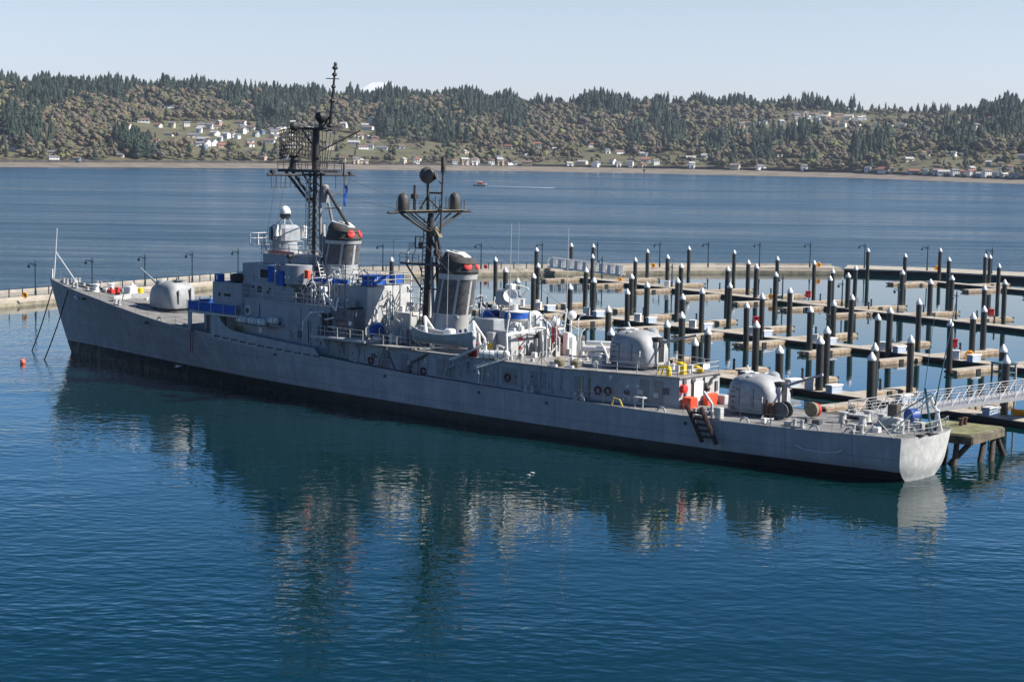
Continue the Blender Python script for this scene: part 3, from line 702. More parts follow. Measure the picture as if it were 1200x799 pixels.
# dock boxes, buoys and other small things on the docks
def box_proto(kind):
    o = empty('dock_box'); k = []
    c1 = {0: WHITE, 1: mat('pale blue grey box', (0.38, 0.45, 0.55), .6, .1, 2)}[kind]
    m = MB(); m.cbox(-.9, .9, -.45, .45, 0, .75, .05) if kind == 1 else m.cbox(-.5, .5, -.4, .4, 0, 1.05, .05); k.append(link('body', m, c1, o))
    m = MB(); m.cbox(-1.0, 1.0, -.52, .52, .752, .92, .05) if kind == 1 else m.cbox(-.56, .56, -.46, .46, 1.052, 1.22, .05); k.append(link('lid', m, WHITE, o))
    return o, k
bp0, bp1 = box_proto(0), box_proto(1); first = {0: True, 1: True}; BX = []
for s in (212, 200, 188, 176, 164, 152, 140, 128, 224):
    BX.append((F2(s + 0.5, -189.2 - 1.4, .62), 0, 'middle')); BX.append((F2(s - 2.2, -190.8, .62), 1, 'middle'))
for s in (136, 130): BX.append((F2(s + 1, -151.2, .62), 0, 'near')); BX.append((F2(s - 2.4, -151.4, .62), 1, 'near'))
BX.append((F2(118, -151.4, .62), 1, 'near')); BX.append((F2(107, -151.4, .62), 1, 'near'))
for s in (45, 9): BX.append((F1(s, -1.6, .62), 0, 'far'))
for s in (-3, -26): BX.append((F1(s, -68, .62), 1, 'farthest'))
BX.append((Vector((3.9, 298.7, .62)), 0, 'middle')); BX.append((Vector((1.5, 300.2, .62)), 0, 'middle'))
BX.sort(key=lambda b: px_of(b[0])[0]); cnt = {0: 0, 1: 0}
for p, kd, wh in BX:
    pr = bp0 if kd == 0 else bp1; cnt[kd] += 1
    o = pr[0] if first[kd] else copy_thing(*pr); first[kd] = False
    o.location = p; o.rotation_euler = (0, 0, rad(-15)) if kd == 0 else (0, 0, rad(39.5))
    tag(o, ('tall white locker box on the marina docks, %s tall box from the left' if kd == 0 else 'low grey blue dock box with white lid, %s low box from the left') % ordinal(cnt[kd]), 'dock box', 'boxes on the marina docks')
def buoy(p, mt, label, r=.5, cat='buoy'):
    r = r * .72
    o = empty('ring_buoy', p); m = MB()
    n = 16
    vs = []; fs = []
    for i in range(n):
        for j in range(8):
            a, b = 2 * math.pi * i / n, 2 * math.pi * j / 8; R = r + r * .38 * math.cos(b); vs.append((R * math.cos(a), r * .38 * math.sin(b), r * 1.4 + R * math.sin(a)))
    for i in range(n):
        for j in range(8): fs.append((i * 8 + j, ((i + 1) % n) * 8 + j, ((i + 1) % n) * 8 + (j + 1) % 8, i * 8 + (j + 1) % 8))
    m.add(vs, fs); link('ring', m, mt, o, True); m = MB(); m.box(-.08, .08, .2, .3, 0, r * 2.6); link('post', m, DARKG, o); m = MB(); m.box(-r * .7, r * .7, .05, .2, r * .7, r * 2.1); link('board', m, mt, o)
    tag(o, label, cat); return o
buoy((-80.3, 291.5, 1.35), YELO, 'orange life ring on its stand at the left end of the breakwater'); buoy((-84.0, 288.0, 1.35), YELO, 'orange life ring cut by the left edge of the view')
buoy((-6.0, 385.2, 1.35), REDM, 'red life ring on a lamp post by the breakwater railing right of the aft funnel', .45)
buoy((31.5, 399.2, 1.35), YELO, 'yellow life ring on the breakwater above the middle of the marina', .5); buoy((70.5, 410.0, 1.35), YELO, 'yellow life ring on the breakwater toward the right', .6); buoy((96.5, 404.5, 1.35), YELO, 'yellow life ring on the far right breakwater', .6)
buoy(F2(226, -191.5, .62), YELO, 'orange life ring on the middle walkway just right of the goalpost antenna'); buoy(F1(60, -1.2, .62), YELO, 'yellow life ring beside the small ramp on the farther walkway', .45)
buoy(F1(13.5, -1.0, .62), YELO, 'yellow life ring on the farther walkway in the middle right', .5); buoy(F2(139.5, -192.2, .62), YELO, 'yellow life ring at the right end of the middle walkway', .6)
def small(name, p, bld, mt, label, cat, rz=0.0):
    m = MB(); bld(m); o = link(name, m, mt, None, False, p, rz); tag(o, label, cat); return o
for p, t in ((F2(188, -204, .56), 'on a finger dock behind the second gun turret'), (F1(14.5, -11, .56), 'on a far finger dock in the middle right of the marina'), (F1(-27.5, -13.5, .56), 'big red one on the far right finger dock'), (F2(150, -203, .56), 'on a finger dock right of the fourth dock box')):
    small('fire_cabinet', p, lambda m: m.cbox(-.45, .45, -.35, .35, 0, 1.1, .06).box(-.5, .5, -.4, .4, 1.102, 1.2), REDM, 'small red equipment cabinet ' + t, 'cabinet')
# small power pedestals (short dark posts)
pd = empty('power_pedestal'); m = MB(); m.cyl((0, 0, 0), (0, 0, 1.1), .16, .13, n=10); pdk = [link('post', m, BLACK, pd, True)]; m = MB(); m.lathe((0, 0, 0), [(.19, 1.102), (.19, 1.2), (.06, 1.32)], 10); pdk.append(link('cap', m, LAMPB, pd, True))
PD = [F2(s, -193 - c, .56) for s in (232, 220, 208, 196, 184, 171.5, 158, 146) for c in (6,)] + [F1(s, -3 - 5, .56) for s in (-29.4, -17.5, -5, 8, 21.5, 36.5, 51.5)] + [F2(s, -153.5 - 4.5, .56) for s in (149, 138, 126.5, 113.5)] + [F1(s, -2.5, .62) for s in (-10, -22, -38)]
PD.sort(key=lambda p: px_of(p)[0])
for i, p in enumerate(PD):
    o = pd if i == 0 else copy_thing(pd, pdk); o.location = p
    tag(o, 'short dark power pedestal on the marina docks, %s from the left' % ordinal(i + 1), 'pedestal', 'short dark pedestals on the docks')

# white truss ramps on the breakwater side
def truss_ramp(name, a, b, wid, h, label, bays=10, mt=WHITE, cat='gangway', arch=False, r=.06):
    a = Vector(a); b = Vector(b); d = b - a; L_ = d.length; rz = math.atan2(d.y, d.x); pt = -math.atan2(d.z, math.hypot(d.x, d.y))
    o = empty(name, a); o.rotation_euler = (0, pt, rz)
    m = MB(); m.box(0, L_, -wid / 2, wid / 2, -.06, .06); link('deck', m, mat('aluminium grating', (0.45, 0.45, 0.46), .5, .15, 2, metallic=.3), o)
    for sg in (-1, 1):
        m = MB(); y = sg * wid / 2 + sg * .04
        m.box(0, L_, y - .07, y + .07, -.28, .10)
        for hh in ((h,) if arch else (h, h * .78, h * .56, h * .34)): m.cyl((0, y, hh), (L_, y, hh), r if hh == h else r * .55, n=6)
        for i in range(bays + 1): m.cyl((L_ * i / bays, y, 0), (L_ * i / bays, y, h), r * .8, n=6)
        for i in range(bays):
            x0, x1 = L_ * i / bays, L_ * (i + 1) / bays
            m.cyl((x0, y, 0 if i % 2 else h), (x1, y, h if i % 2 else 0), r * .8, n=6)
            if arch: m.rbox(((x0 + x1) / 2, y, h * .5), ((x1 - x0) * .45, .05, h * .9))
        link('side_truss', m, mt, o)
    tag(o, label, cat); return o
truss_ramp('access_ramp', (8.0, 389.5, 1.9), (23.5, 379.0, 1.0), 1.6, 1.9, 'short white arched ramp from the breakwater down to the far dock', 9, WHITE, 'ramp', True, .07)
truss_ramp('boarding_gangway', sw(118.0, 3.4, 3.95), sw(119.4, 44.0, 3.1), 2.3, 1.25, 'long silver truss gangway from the ship stern to the right edge', 27, mat('aluminium', (0.30, 0.30, 0.31), .45, .1, 2, metallic=.2), r=.045)
truss_ramp('access_ramp', F1(-12, -71, 1.6), F1(2, -71, 1.0), 1.4, 1.4, 'low lattice ramp in front of the far right breakwater', 16, GREYL, 'ramp', False, .05)
# steel gantry round a pile at the right edge
g = empty('steel_gantry', (51.9, 186.4, 0.6), rad(20)); tag(g, 'blue grey steel gantry standing over the gangway at the right', 'gantry')
for dx in (-.75, .95):
    for dy in (-.9, .9):
        m = MB(); m.cyl((dx, dy, 0), (dx, dy, 4.5), .11, n=8); link('leg', m, TEAL if dx < 0 else GREYL, g)
m = MB()
for z in (4.45, 3.6):
    for a, b in (((-.75, -.9), (.95, -.9)), ((.95, -.9), (.95, .9)), ((.95, .9), (-.75, .9)), ((-.75, .9), (-.75, -.9))): m.cyl((*a, z), (*b, z), .07)
m.tube([(-.75, -.9, 4.4), (.95, -.9, 2.8)], .04).tube([(.95, -.9, 4.4), (-.75, -.9, 2.8)], .04).tube([(-.75, -.9, 3.4), (-2.4, -.9, 1.2)], .05).box(-.9, 1.15, -1.0, 1.0, 4.51, 4.62); link('frame', m, TEAL, g)
# kayaks / white drums by the far walkway
for i, (s, mt, nm, lb) in enumerate(((-1.0, WHITE, 'drum', 'white drum, left one of the row on the far right dock'), (-2.6, WHITE, 'drum', 'white drum, middle one of the row on the far right dock'), (-4.4, mat('pink plastic', (.75, .35, .28), .6, .1, 2), 'drum', 'pinkish drum in the row on the far right dock'), (-6.0, YELO, 'drum', 'orange drum ending the row on the far right dock'))):
    o = empty('storage_drum', F1(s, -67.0, .62)); m = MB(); m.cyl((0, 0, 0), (0, 0, 1.3), .42, n=14); link('body', m, mt, o, True); m = MB(); m.cyl((0, 0, 1.302), (0, 0, 1.42), .45, n=14); link('lid', m, WHITE, o, True); tag(o, lb, 'drum', 'drums on the far right dock')
# white canvas tents / covers
for i, (s, lb) in enumerate(((-11, 'small white pyramid cover on the far right dock, left one'), (-14, 'small white pyramid cover on the far right dock, right one'))):
    o = empty('pyramid_cover', F1(s, -67.4, .62)); m = MB(); m.lathe((0, 0, 0), [(.8, .9), (.55, 1.2), (.08, 1.9)], 4); link('roof', m, WHITE, o)
    for a in range(4):
        m = MB(); x_, y_ = .7 * math.cos(a * 1.5708 + .01), .7 * math.sin(a * 1.5708 + .01); m.cyl((x_, y_, 0), (x_, y_, .9), .05); link('post', m, WHITE, o)
    tag(o, lb, 'cover')
# skiff at right edge
def boat_mesh(m, L_, B, H_, n=14):
    secs = []
    for i in range(n + 1):
        t = i / n; x = t * L_; w_ = B / 2 * (math.sin(math.pi * min(1, .08 + t * .92)) ** .55 if t < .98 else .25); sh = H_ * (1 + .45 * (2 * t - 1) ** 2)
        secs.append([(x, -w_ * c, z * sh) for c, z in ((1, 1), (.93, .6), (.7, .25), (.25, .04), (0, 0))] + [(x, w_ * c, z * sh) for c, z in ((.25, .04), (.7, .25), (.93, .6), (1, 1))])
    vs = [p for s_ in secs for p in s_]; k = 9; fs = []
    for i in range(n):
        for j in range(k - 1): fs.append((i * k + j, (i + 1) * k + j, (i + 1) * k + j + 1, i * k + j + 1))
    fs += [tuple(range(k)), tuple(n * k + j for j in range(k - 1, -1, -1))]
    m.add(vs, fs); return secs
o = empty('work_skiff', (51.6, 181.0, 0.0), rad(15)); m = MB(); sc_ = boat_mesh(m, 4.8, 1.7, .75); link('hull', m, YELO, o, True)
m = MB(); m.box(.6, 4.2, -.7, .7, .3, .36); link('floor', m, DARKG, o)
m = MB(); m.box(1.4, 1.7, -.75, .75, .52, .6).box(3.0, 3.3, -.75, .75, .52, .6); link('seat', m, WHITE, o); tag(o, 'orange yellow skiff cut by the right edge below the gangway', 'boat')

# concrete dolphin on raking timber piles
TIMB = mat('dark wet timber', (0.05, 0.036, 0.026), 0.8, 0.4, 2)
d = empty('mooring_dolphin', sw(123.0, 13.2, 0), STH + rad(4)); tag(d, 'old concrete mooring dolphin with mossy top on raking timber piles behind the stern', 'mooring dolphin')
m = MB(); m.cbox(-3.4, 3.0, -5.2, 2.0, 1.85, 2.65, .12); link('cap', m, mat('weathered dark concrete', (0.12, 0.10, 0.07), .95, .45, .9, col2=(.025, .022, .016)), d)
m = MB(); m.box(-3.2, 2.8, -5.0, 1.8, 2.652, 2.70); link('moss_top', m, mat('dry moss', (0.17, 0.165, 0.085), .95, .45, .8, col2=(.08, .085, .035)), d)
for (a, b, c_, e) in ((1.2, -4.3, 1.6, -5.6), (2.2, -3.6, .9, -4.9), (2.3, -1.0, 2.6, -2.4), (2.4, .8, 3.0, -.9), (-2.4, 1.2, -2.8, 2.5), (2.4, 1.5, 2.8, 2.4), (-2.2, -3.8, -2.6, -4.4)):
    m = MB(); m.cyl((a, b, 1.86), (c_ + (c_ - a) * .9, e + (e - b) * .9, -1.8), .24, .30, n=10); link('pile', m, TIMB, d, True)
for yy in (-.4, .5):
    m = MB(); m.lathe((-.2, yy, 2.65), [(.20, 0.01), (.16, .35), (.24, .6), (.26, .72)], 12); link('bollard', m, RUST, d, True)
m = MB(); m.rbox((-3.0, -3.6, 2.2), (3.6, .5, .16), .6); link('plank', m, WOOD, d)

# ================================================================== the warship
ship = empty('warship', (SO[0], SO[1], 0), STH); tag(ship, 'long grey gun destroyer with two masts and two black capped funnels', 'warship')
ZX = [0, 4.5, 10.4, 16, 22, 26, 33.5, 41, 49, 55, 60, 65, 73, 79, 84, 93, 100, 110, 118, 127.4]
ZZ = [9.25, 8.8, 8.3, 7.85, 7.2, 6.75, 6.05, 5.6, 5.1, 4.85, 4.7, 4.45, 4.12, 4.0, 3.88, 3.74, 3.62, 3.52, 3.55, 3.75]
HX = [0, 3, 6, 10, 15, 20, 30, 40, 50, 60, 80, 90, 100, 110, 120, 127.4]; HB = [.12, 1.1, 2.0, 3.1, 4.2, 5.1, 6.2, 6.75, 6.85, 6.85, 6.85, 6.75, 6.4, 5.8, 4.9, 4.15]
LX = [0, 4, 10, 20, 30, 45, 60, 75, 90, 100, 110, 120, 127]; LB = [0.03, .35, 1.0, 2.2, 3.4, 5.0, 6.2, 6.6, 6.5, 6.2, 5.5, 4.5, 3.3]
def zd(x): return float(np.interp(x, ZX, ZZ))
def hb(x): return float(np.interp(x, HX, HB))
def smooth(X, Y, x, r=3.0): return float(np.mean([np.interp(x + k * r / 3, X, Y) for k in (-3, -2, -1, 0, 1, 2, 3)]))
HULL = hull_material()
NL = 10
def hull_pt(u, k):
    """u: 0..1 along, k: 0 deck .. NL-1 keel side ; returns x,y,z for starboard"""
    xd = u * 127.4; f = k / (NL - 2) if k < NL - 1 else 1.25        # f=0 deck, 1 water, below
    z = zd(xd) * (1 - f) if f <= 1 else -1.2
    zz = max(z, -1.2); hdk = zd(xd)
    g = min(1, max(0, zz / hdk))
    stem = 4.5 * (1 - (zz / 9.25)) ** 1.15 if zz > 0 else 4.5 + .5 * (-zz)
    end = 125.95 + .45 * g
    x = stem + (end - stem) * u
    xw = max(0, x - stem)
    yw = smooth(LX, LB, u * 127, 2); yd = smooth(HX, HB, xd, 1.5) if u > .012 else hb(xd)
    p = 1.7 - 0.9 * min(1, u / .35) if u < .35 else .8 - .1 * u
    y = yw + (yd - yw) * g ** p
    if zz < 0: y = yw * (1 + zz * .05)
    if u > .85 and z < 1.5: y *= 1 - .42 * (u - .85) / .15 * min(1, (1.5 - zz) / 1.9) ** 2
    return x, y, zz
us = [0, .003, .008, .015, .025, .04] + [i / 60 for i in range(3, 61)]
m = MB(); vs = []; 
for u in us:
    for k in range(NL): x, y, z = hull_pt(u, k); vs.append((x, -y, z))
    for k in range(NL): x, y, z = hull_pt(u, k); vs.append((x, y, z))
fs = []
for i in range(len(us) - 1):
    for k in range(NL - 1):
        a = i * 2 * NL + k; b = a + 2 * NL; fs.append((a, b, b + 1, a + 1)); a += NL; b += NL; fs.append((a, a + 1, b + 1, b))
m.add(vs, fs); hull = link('hull', m, HULL, ship, True)
# transom : curved in plan, knuckled at the waterline
TR = MB(); NT = 14; vs = []; fs = []
for k in range(NL):
    x, y, z = hull_pt(1.0, k)
    for j in range(NT + 1):
        a = -1 + 2 * j / NT; bul = .75 * (1 - abs(a) ** 2.2); bot = max(0, (1.1 - z) / 2.3) if z < 1.1 else 0
        vs.append((x + bul - .9 * bot * (1 - a * a) - .002, a * (y - .002), z))
for k in range(NL - 1):
    for j in range(NT): fs.append((k * (NT + 1) + j, k * (NT + 1) + j + 1, (k + 1) * (NT + 1) + j + 1, (k + 1) * (NT + 1) + j))
TR.add(vs, fs); link('transom', TR, mat('weathered sunlit transom paint', (0.47, 0.465, 0.445), .7, .16, 1.1, streak=.25, bump=.05, bscale=1.2), ship, True)  # hull's own paint, coloured paler here to carry the sunlight on the stern
# main deck
m = MB(); vs = []; fs = []
dx = [u * 127.4 for u in us] + [126.7, 126.95, 127.12]
for i, x in enumerate(dx):
    if i < len(us): X_, Y_, Z_ = hull_pt(us[i], 0); x = X_; h = Y_
    else: e = (x - 126.4) / .75; h = 4.15 * max(0.05, (1 - min(.999, e)) ** (1 / 2.2)); Z_ = 3.75
    for a in (-1, -.5, 0, .5, 1): vs.append((x, a * (h - .01), Z_ + .10 * (1 - a * a)))
for i in range(len(dx) - 1):
    for a in range(4): fs.append((i * 5 + a, (i + 1) * 5 + a, (i + 1) * 5 + a + 1, i * 5 + a + 1))
m.add(vs, fs); link('main_deck', m, DECK, ship)
# gunwale strip and deck edge
for sg in (-1, 1):
    m = MB()
    pts = [(hull_pt(u, 0)) for u in us]
    for a, b in zip(pts[:-1], pts[1:]): m.cyl((a[0], sg * a[1], a[2] + .02), (b[0], sg * b[1], b[2] + .02), .055, n=5)
    link('gunwale', m, GREYL, ship)
# side bulwark plating amidships with the curved cut-out
for sg in (-1, 1):
    top = [(41.3, 7.85), (42.7, 7.8), (43.0, 7.3), (43.7, 6.85), (44.5, 6.55), (45.4, 6.38), (49, 6.12), (55.3, 5.75), (58.4, 5.6), (59.1, 5.0), (59.2, 4.74)]
    m = MB(); vs = []; fs = []
    for x, z in top:
        y = hb(x)
        for yy in (y + .012, y - .09): vs += [(x, sg * yy, zd(x) - .3), (x, sg * yy, z)]
    for i in range(len(top) - 1):
        o_ = i * 4
        fs += [(o_, o_ + 4, o_ + 5, o_ + 1), (o_ + 2, o_ + 3, o_ + 7, o_ + 6), (o_ + 1, o_ + 5, o_ + 7, o_ + 3)]
    fs += [(0, 1, 3, 2)]; m.add(vs, fs); link('bulwark', m, GREY, ship)
    m = MB()
    x = 41.8
    while x < 58.5: m.box(x, x + 1.15, sg * (hb(x) + .015) - .03, sg * (hb(x) + .015) + .03, zd(x) - .06, zd(x) + .12); x += 1.5
    link('scupper_row', m, BLACK, ship)
# bow breakwater on the foredeck, chains, capstans, bitts
m = MB()
for sg in (-1, 1): m.prism([(17.2, 0), (18.6, sg * 3.6), (18.68, sg * 3.6), (17.3, 0)], 'z', zd(18) + .0, zd(18) + .75)
link('wave_breaker', m, GREYL, ship)
for yy in (-.65, .65):
    m = MB(); pts = [(3.2 + .5 * i, yy + .05 * (i % 2), zd(3.2 + .5 * i) + .2) for i in range(20)]; m.tube(pts, .11, 5); link('anchor_chain', m, DARKG, ship)
for yy in (-1.1, 1.1):
    m = MB(); m.lathe((11.5, yy, zd(11.5) + .1), [(.55, 0), (.38, .15), (.34, .6), (.5, .8), (.5, .95), (.1, 1.0)], 14); link('capstan', m, WHITE, ship, True)
m = MB(); m.lathe((14.5, 2.2, zd(14.5)), [(.5, 0), (.5, .8), (.62, .9), (.3, 1.15), (.05, 1.5)], 12); link('vent_cowl', m, WHITE, ship, True)
m = MB(); m.lathe((15.6, 2.6, zd(15.6)), [(.35, 0), (.35, .9), (.2, 1.0)], 12); link('vent', m, YEL, ship, True)
m = MB(); m.cyl((14.6, -.1, zd(14) + .12), (14.6, -.1, zd(14) + 1.0), .3, n=12); link('hose_reel', m, REDM, ship, True)
m = MB(); m.cbox(15.6, 17.0, .0, 1.2, zd(16), zd(16) + 1.35, .1); link('locker', m, WHITE, ship)
rr = random.Random(3)
def bitts(x, y):
    z = zd(x) + .06; m = MB(); m.box(x - .6, x + .6, y - .2, y + .2, z, z + .12)
    for a in (-.38, .38): m.lathe((x + a, y, z + .12), [(.15, .003), (.15, .45), (.2, .5), (.2, .58)], 10)
    link('bitts', m, GREYL, ship)
for x, y in ((4.6, -.9), (4.6, .9), (8.0, -1.8), (8.0, 1.8), (20.5, -4.4), (20.5, 4.4), (116.6, -4.2), (116.6, 4.4), (122.0, -3.6), (123.4, 3.0), (124.6, -1.6), (124.2, 1.4), (107, -5.3), (94, -6.1), (88, -6.2)): bitts(x, y)
for i in range(16):
    x = rr.uniform(3.5, 19); y = rr.uniform(-.8, .8) * (hb(x) - .9); z = zd(x) + .08; m = MB(); h = rr.uniform(.25, .7); s_ = rr.uniform(.15, .4)
    if rr.random() < .5: m.cbox(x - s_, x + s_, y - s_, y + s_, z, z + h, .04)
    else: m.cyl((x, y, z), (x, y, z + h), s_ * .6, n=10)
    link('deck_fitting', m, rr.choice([GREYL, WHITE, DARKG, GREY, CANI]), ship)
m = MB(); m.cbox(12.6, 13.6, -.3, .5, zd(13) + .1, zd(13) + .55, .05); link('deck_fitting', m, REDM, ship)
# jackstaff
m = MB(); m.cyl((.7, 0, 9.2), (1.55, 0, 15.8), .09, .045, n=8).cyl((6.0, 0, 8.85), (1.25, 0, 12.7), .06, n=6).box(.2, .45, -.06, .06, 9.2, 10.5); link('jackstaff', m, WHITE, ship)
# chocks (rings on the deck edge)
for x in (94.5, 103.5, 112.0, 118.6, 121.8, 31, 36):
    m = MB(); y = -(hb(x) - .15); z = zd(x) + .1; pts = [(x + .42 * math.cos(a), y, z + .42 * math.sin(a)) for a in [math.pi * k / 8 for k in range(9)]]; m.tube(pts, .09, 6); link('chock', m, GREYL if x > 100 else GREY, ship)

# guard rails
def deck_pts(x0, x1, sg, inset=.15, step=3.0, zf=None):
    n = max(1, int(round((x1 - x0) / step))); return [(x0 + (x1 - x0) * i / n, sg * (hb(x0 + (x1 - x0) * i / n) - inset), (zf or zd)(x0 + (x1 - x0) * i / n) + .05) for i in range(n + 1)]
def rail(pts, mt=None, **k): m = MB(); m.rail(pts, **k); link('railing', m, mt or GREYL, ship)
for sg in (-1, 1):
    rail(deck_pts(1.5, 20, sg), GREY, sp=3.0, r=.014); rail(deck_pts(20, 37, sg), GREY, sp=3.0, r=.014); rail(deck_pts(59.5, 100, sg), GREY, sp=3.0, r=.012, h=1.0); rail(deck_pts(100, 126, sg), GREY, sp=2.6, r=.014, h=1.0)
rail([(126.2, -4.0, 3.8), (126.7, -2.6, 3.8), (126.95, 0, 3.8), (126.7, 2.6, 3.8), (126.2, 4.0, 3.8)], sp=1.3, r=.02)

# ---------------- forward superstructure
def block(name, mt, *a, c=.06): m = MB(); m.cbox(*a, c); return link(name, m, mt, ship)
block('deckhouse', GREY, 37.6, 44.0, -4.9, 4.9, 5.2, 7.84)
block('deckhouse', GREY, 43.4, 62.6, -5.2, 5.2, 4.3, 9.86)
block('bridge_wing_deck', GREYL, 36.9, 45.6, -6.72, 6.72, 7.86, 8.10, c=.02)
for sg in (-1, 1):
    for x in (37.1, 41.0):
        m = MB(); m.box(x - .08, x + .08, sg * 6.6 - .07, sg * 6.6 + .07, zd(x), 7.85); link('stanchion', m, GREY, ship)
    m = MB(); m.box(36.95, 37.6, sg * 6.6 - .05, sg * 6.6 + .05, zd(37), 7.85); link('side_plate', m, GREY, ship)
# weather cloths round the bridge wing
m = MB(); m.box(37.0, 45.3, -6.68, -6.62, 8.22, 9.15).box(36.95, 37.0, -6.6, -5.0, 8.22, 9.15); link('canvas_screen', m, BLUE, ship)
m = MB(); m.box(36.9, 36.96, -5, 5, 8.12, 9.2); link('canvas_screen', m, BLUE, ship)
rail([(45.4, -6.72, 8.1), (36.9, -6.72, 8.1), (36.9, 6.72, 8.1), (45.4, 6.72, 8.1)], sp=2.1, r=.035, h=1.12, bars=(1.0,))
block('wing_control_station', GREY, 39.9, 45.0, -5.5, -2.2, 8.11, 11.5)
block('wing_control_station', GREY, 39.9, 45.0, 2.2, 5.5, 8.11, 11.5)
block('pilothouse_front', GREY, 41.2, 43.8, -2.2, 2.2, 8.11, 11.0)
m = MB(); m.lathe((43.1, -4.0, 11.5), [(.9, 0.01), (1.15, .35), (1.2, .8), (1.0, .95)], 14); link('gun_director_tub', m, BLACK, ship, True)
m = MB(); m.tube([(42.4, -4, 12.5), (43.6, -4, 12.6), (44.2, -4, 12.2)], .1); link('tub_frame', m, CANI, ship)
m = MB(); m.cbox(40.1, 41.0, -5.4, -4.6, 11.52, 12.35, .05).cbox(40.9, 41.7, -3.8, -3.2, 11.52, 12.3, .05); link('canvas_cover', m, BLUE, ship)
m = MB(); m.box(40.45, 40.7, -5.415, -5.402, 11.7, 12.2); link('canvas_label', m, WHITE, ship)
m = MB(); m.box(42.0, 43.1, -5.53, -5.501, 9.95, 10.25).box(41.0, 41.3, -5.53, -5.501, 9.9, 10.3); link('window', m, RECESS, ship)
m = MB(); m.box(39.2, 40.4, 2.5, 4.8, 8.12, 10.4); link('locker', m, WHITE, ship); m = MB(); m.cyl((40.42, 3.6, 9.6), (40.46, 3.6, 9.6), .28, n=14); link('red_mark', m, REDM, ship)
block('pilothouse', GREY, 43.9, 52.6, -4.5, 4.5, 9.88, 13.75)
block('deckhouse', GREY, 45.6, 53.0, -3.0, 3.0, 13.76, 14.75)
block('upper_deck', GREYL, 43.5, 61.0, -5.25, 5.25, 9.87, 9.98, c=.01)
rail([(44.5, -5.2, 9.98), (61, -5.2, 9.98), (61, -3.4, 9.98)], sp=1.9, r=.04); rail([(44.5, 5.2, 9.98), (61, 5.2, 9.98)], sp=1.9, r=.04)
# blue covers and lights on the pilothouse side
for x, z0, z1 in ((48.7, 11.9, 13.7), (50.2, 11.6, 13.2)):
    m = MB(); m.cbox(x, x + 1.1, -4.95, -4.51, z0, z1, .05); link('canvas_cover', m, BLUE, ship)
m = MB(); m.box(49.92, 50.06, -5.0, -4.51, 11.8, 13.9); link('post', m, GREYL, ship)
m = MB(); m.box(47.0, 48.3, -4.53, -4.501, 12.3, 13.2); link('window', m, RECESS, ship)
m = MB(); m.box(46.8, 46.95, -4.56, -4.501, 12.1, 13.2); link('window_post', m, CANI, ship)
def rings(x, y, z, r, mt, nm): m = MB(); m.cyl((x, y - .06, z), (x, y, z), r, n=18); link(nm, m, mt, ship)
rings(46.9, -4.501, 11.0, .38, RUST, 'seal_plate'); rings(45.8, -4.501, 11.2, .14, BLACK, 'porthole'); rings(48.6, -4.501, 11.1, .16, BLACK, 'porthole')
rings(45.7, -5.201, 8.6, .58, CANI, 'ship_crest'); m = MB(); m.cyl((45.7, -5.29, 8.6), (45.7, -5.262, 8.6), .3, n=14); link('crest_centre', m, DARKG, ship)
# starboard lookout tub on the pilothouse side
m = MB(); m.lathe((52.6, -3.7, 11.2), [(.5, 0), (1.5, .7), (1.62, .72), (1.62, 2.75), (1.55, 2.78)], 22); link('signal_tub', m, GREY, ship, True)
m = MB(); m.box(52.0, 52.25, -5.36, -5.31, 12.5, 12.8).box(52.5, 52.75, -5.345, -5.31, 12.5, 12.8); link('tub_marking', m, CANI, ship)
m = MB(); m.cyl((51.2, -3.9, 14), (51.2, -3.9, 14.7), .12).cyl((51.2, -4.2, 14.8), (51.2, -3.6, 14.8), .25, n=12); link('searchlight', m, BLACK, ship)
m = MB(); m.cbox(54.3, 54.9, -4.6, -4.2, 12.6, 13.5, .04); link('orange_box', m, ORANGE, ship)
# deck platform and director
m = MB(); m.box(45.4, 53.2, -3.1, 3.1, 14.76, 14.86); link('platform', m, GREYL, ship)
m = MB(); m.box(46.6, 50.8, -3.02, -2.94, 14.88, 15.2); link('red_screen', m, ORANGE, ship)
rail([(53.1, -3.05, 14.86), (45.5, -3.05, 14.86), (45.5, 3.05, 14.86), (53.1, 3.05, 14.86)], sp=1.6, r=.045, h=1.15, bars=(1.0, .55, .12))
m = MB(); m.rail([(42.0, -1.8, 15.6), (44.4, -1.8, 15.6), (44.4, .6, 15.6), (42.0, .6, 15.6), (42.0, -1.8, 15.6)], h=1.3, sp=1.2, r=.05).box(42.2, 44.4, -1.8, .6, 15.5, 15.58).cyl((43.8, -.6, 13.7), (43.2, -.6, 15.5), .12); link('lookout_platform', m, WHITE, ship)
dr = empty('gun_director', (45.9, 0, 14.86)); dr.parent = ship
m = MB(); m.lathe((0, 0, 0), [(1.5, 0), (1.35, 1.3), (1.5, 1.35)], 18); link('pedestal', m, GREY, dr, True)
m = MB(); m.cbox(-1.4, 1.3, -1.45, 1.45, 1.36, 3.1, .35); link('housing', m, GREY, dr)
for q in ((.7, 1.15, -2.3, -1.47, 1.9, 3.2, .1), (.8, 1.3, 1.47, 2.2, 1.6, 3.0, .1)):
    m = MB(); m.cbox(*q); link('equipment_box', m, WHITE, dr)
m = MB(); m.cbox(.0, .5, -1.8, -1.46, 1.5, 2.8, .05); link('locker', m, CANI, dr)
for a, b in ((-.6, -.6), (.6, -.6), (.6, .6), (-.6, .6)):
    m = MB(); m.cyl((a, b, 3.11), (a * .5, b * .5, 3.75), .06); link('radar_support', m, GREYL, dr)
m = MB(); m.box(-.6, -.3, -1.55, -1.44, 1.4, 2.9).box(.25, .45, -1.85, -1.8, 1.6, 2.6); link('dark_slot', m, BLACK, dr)
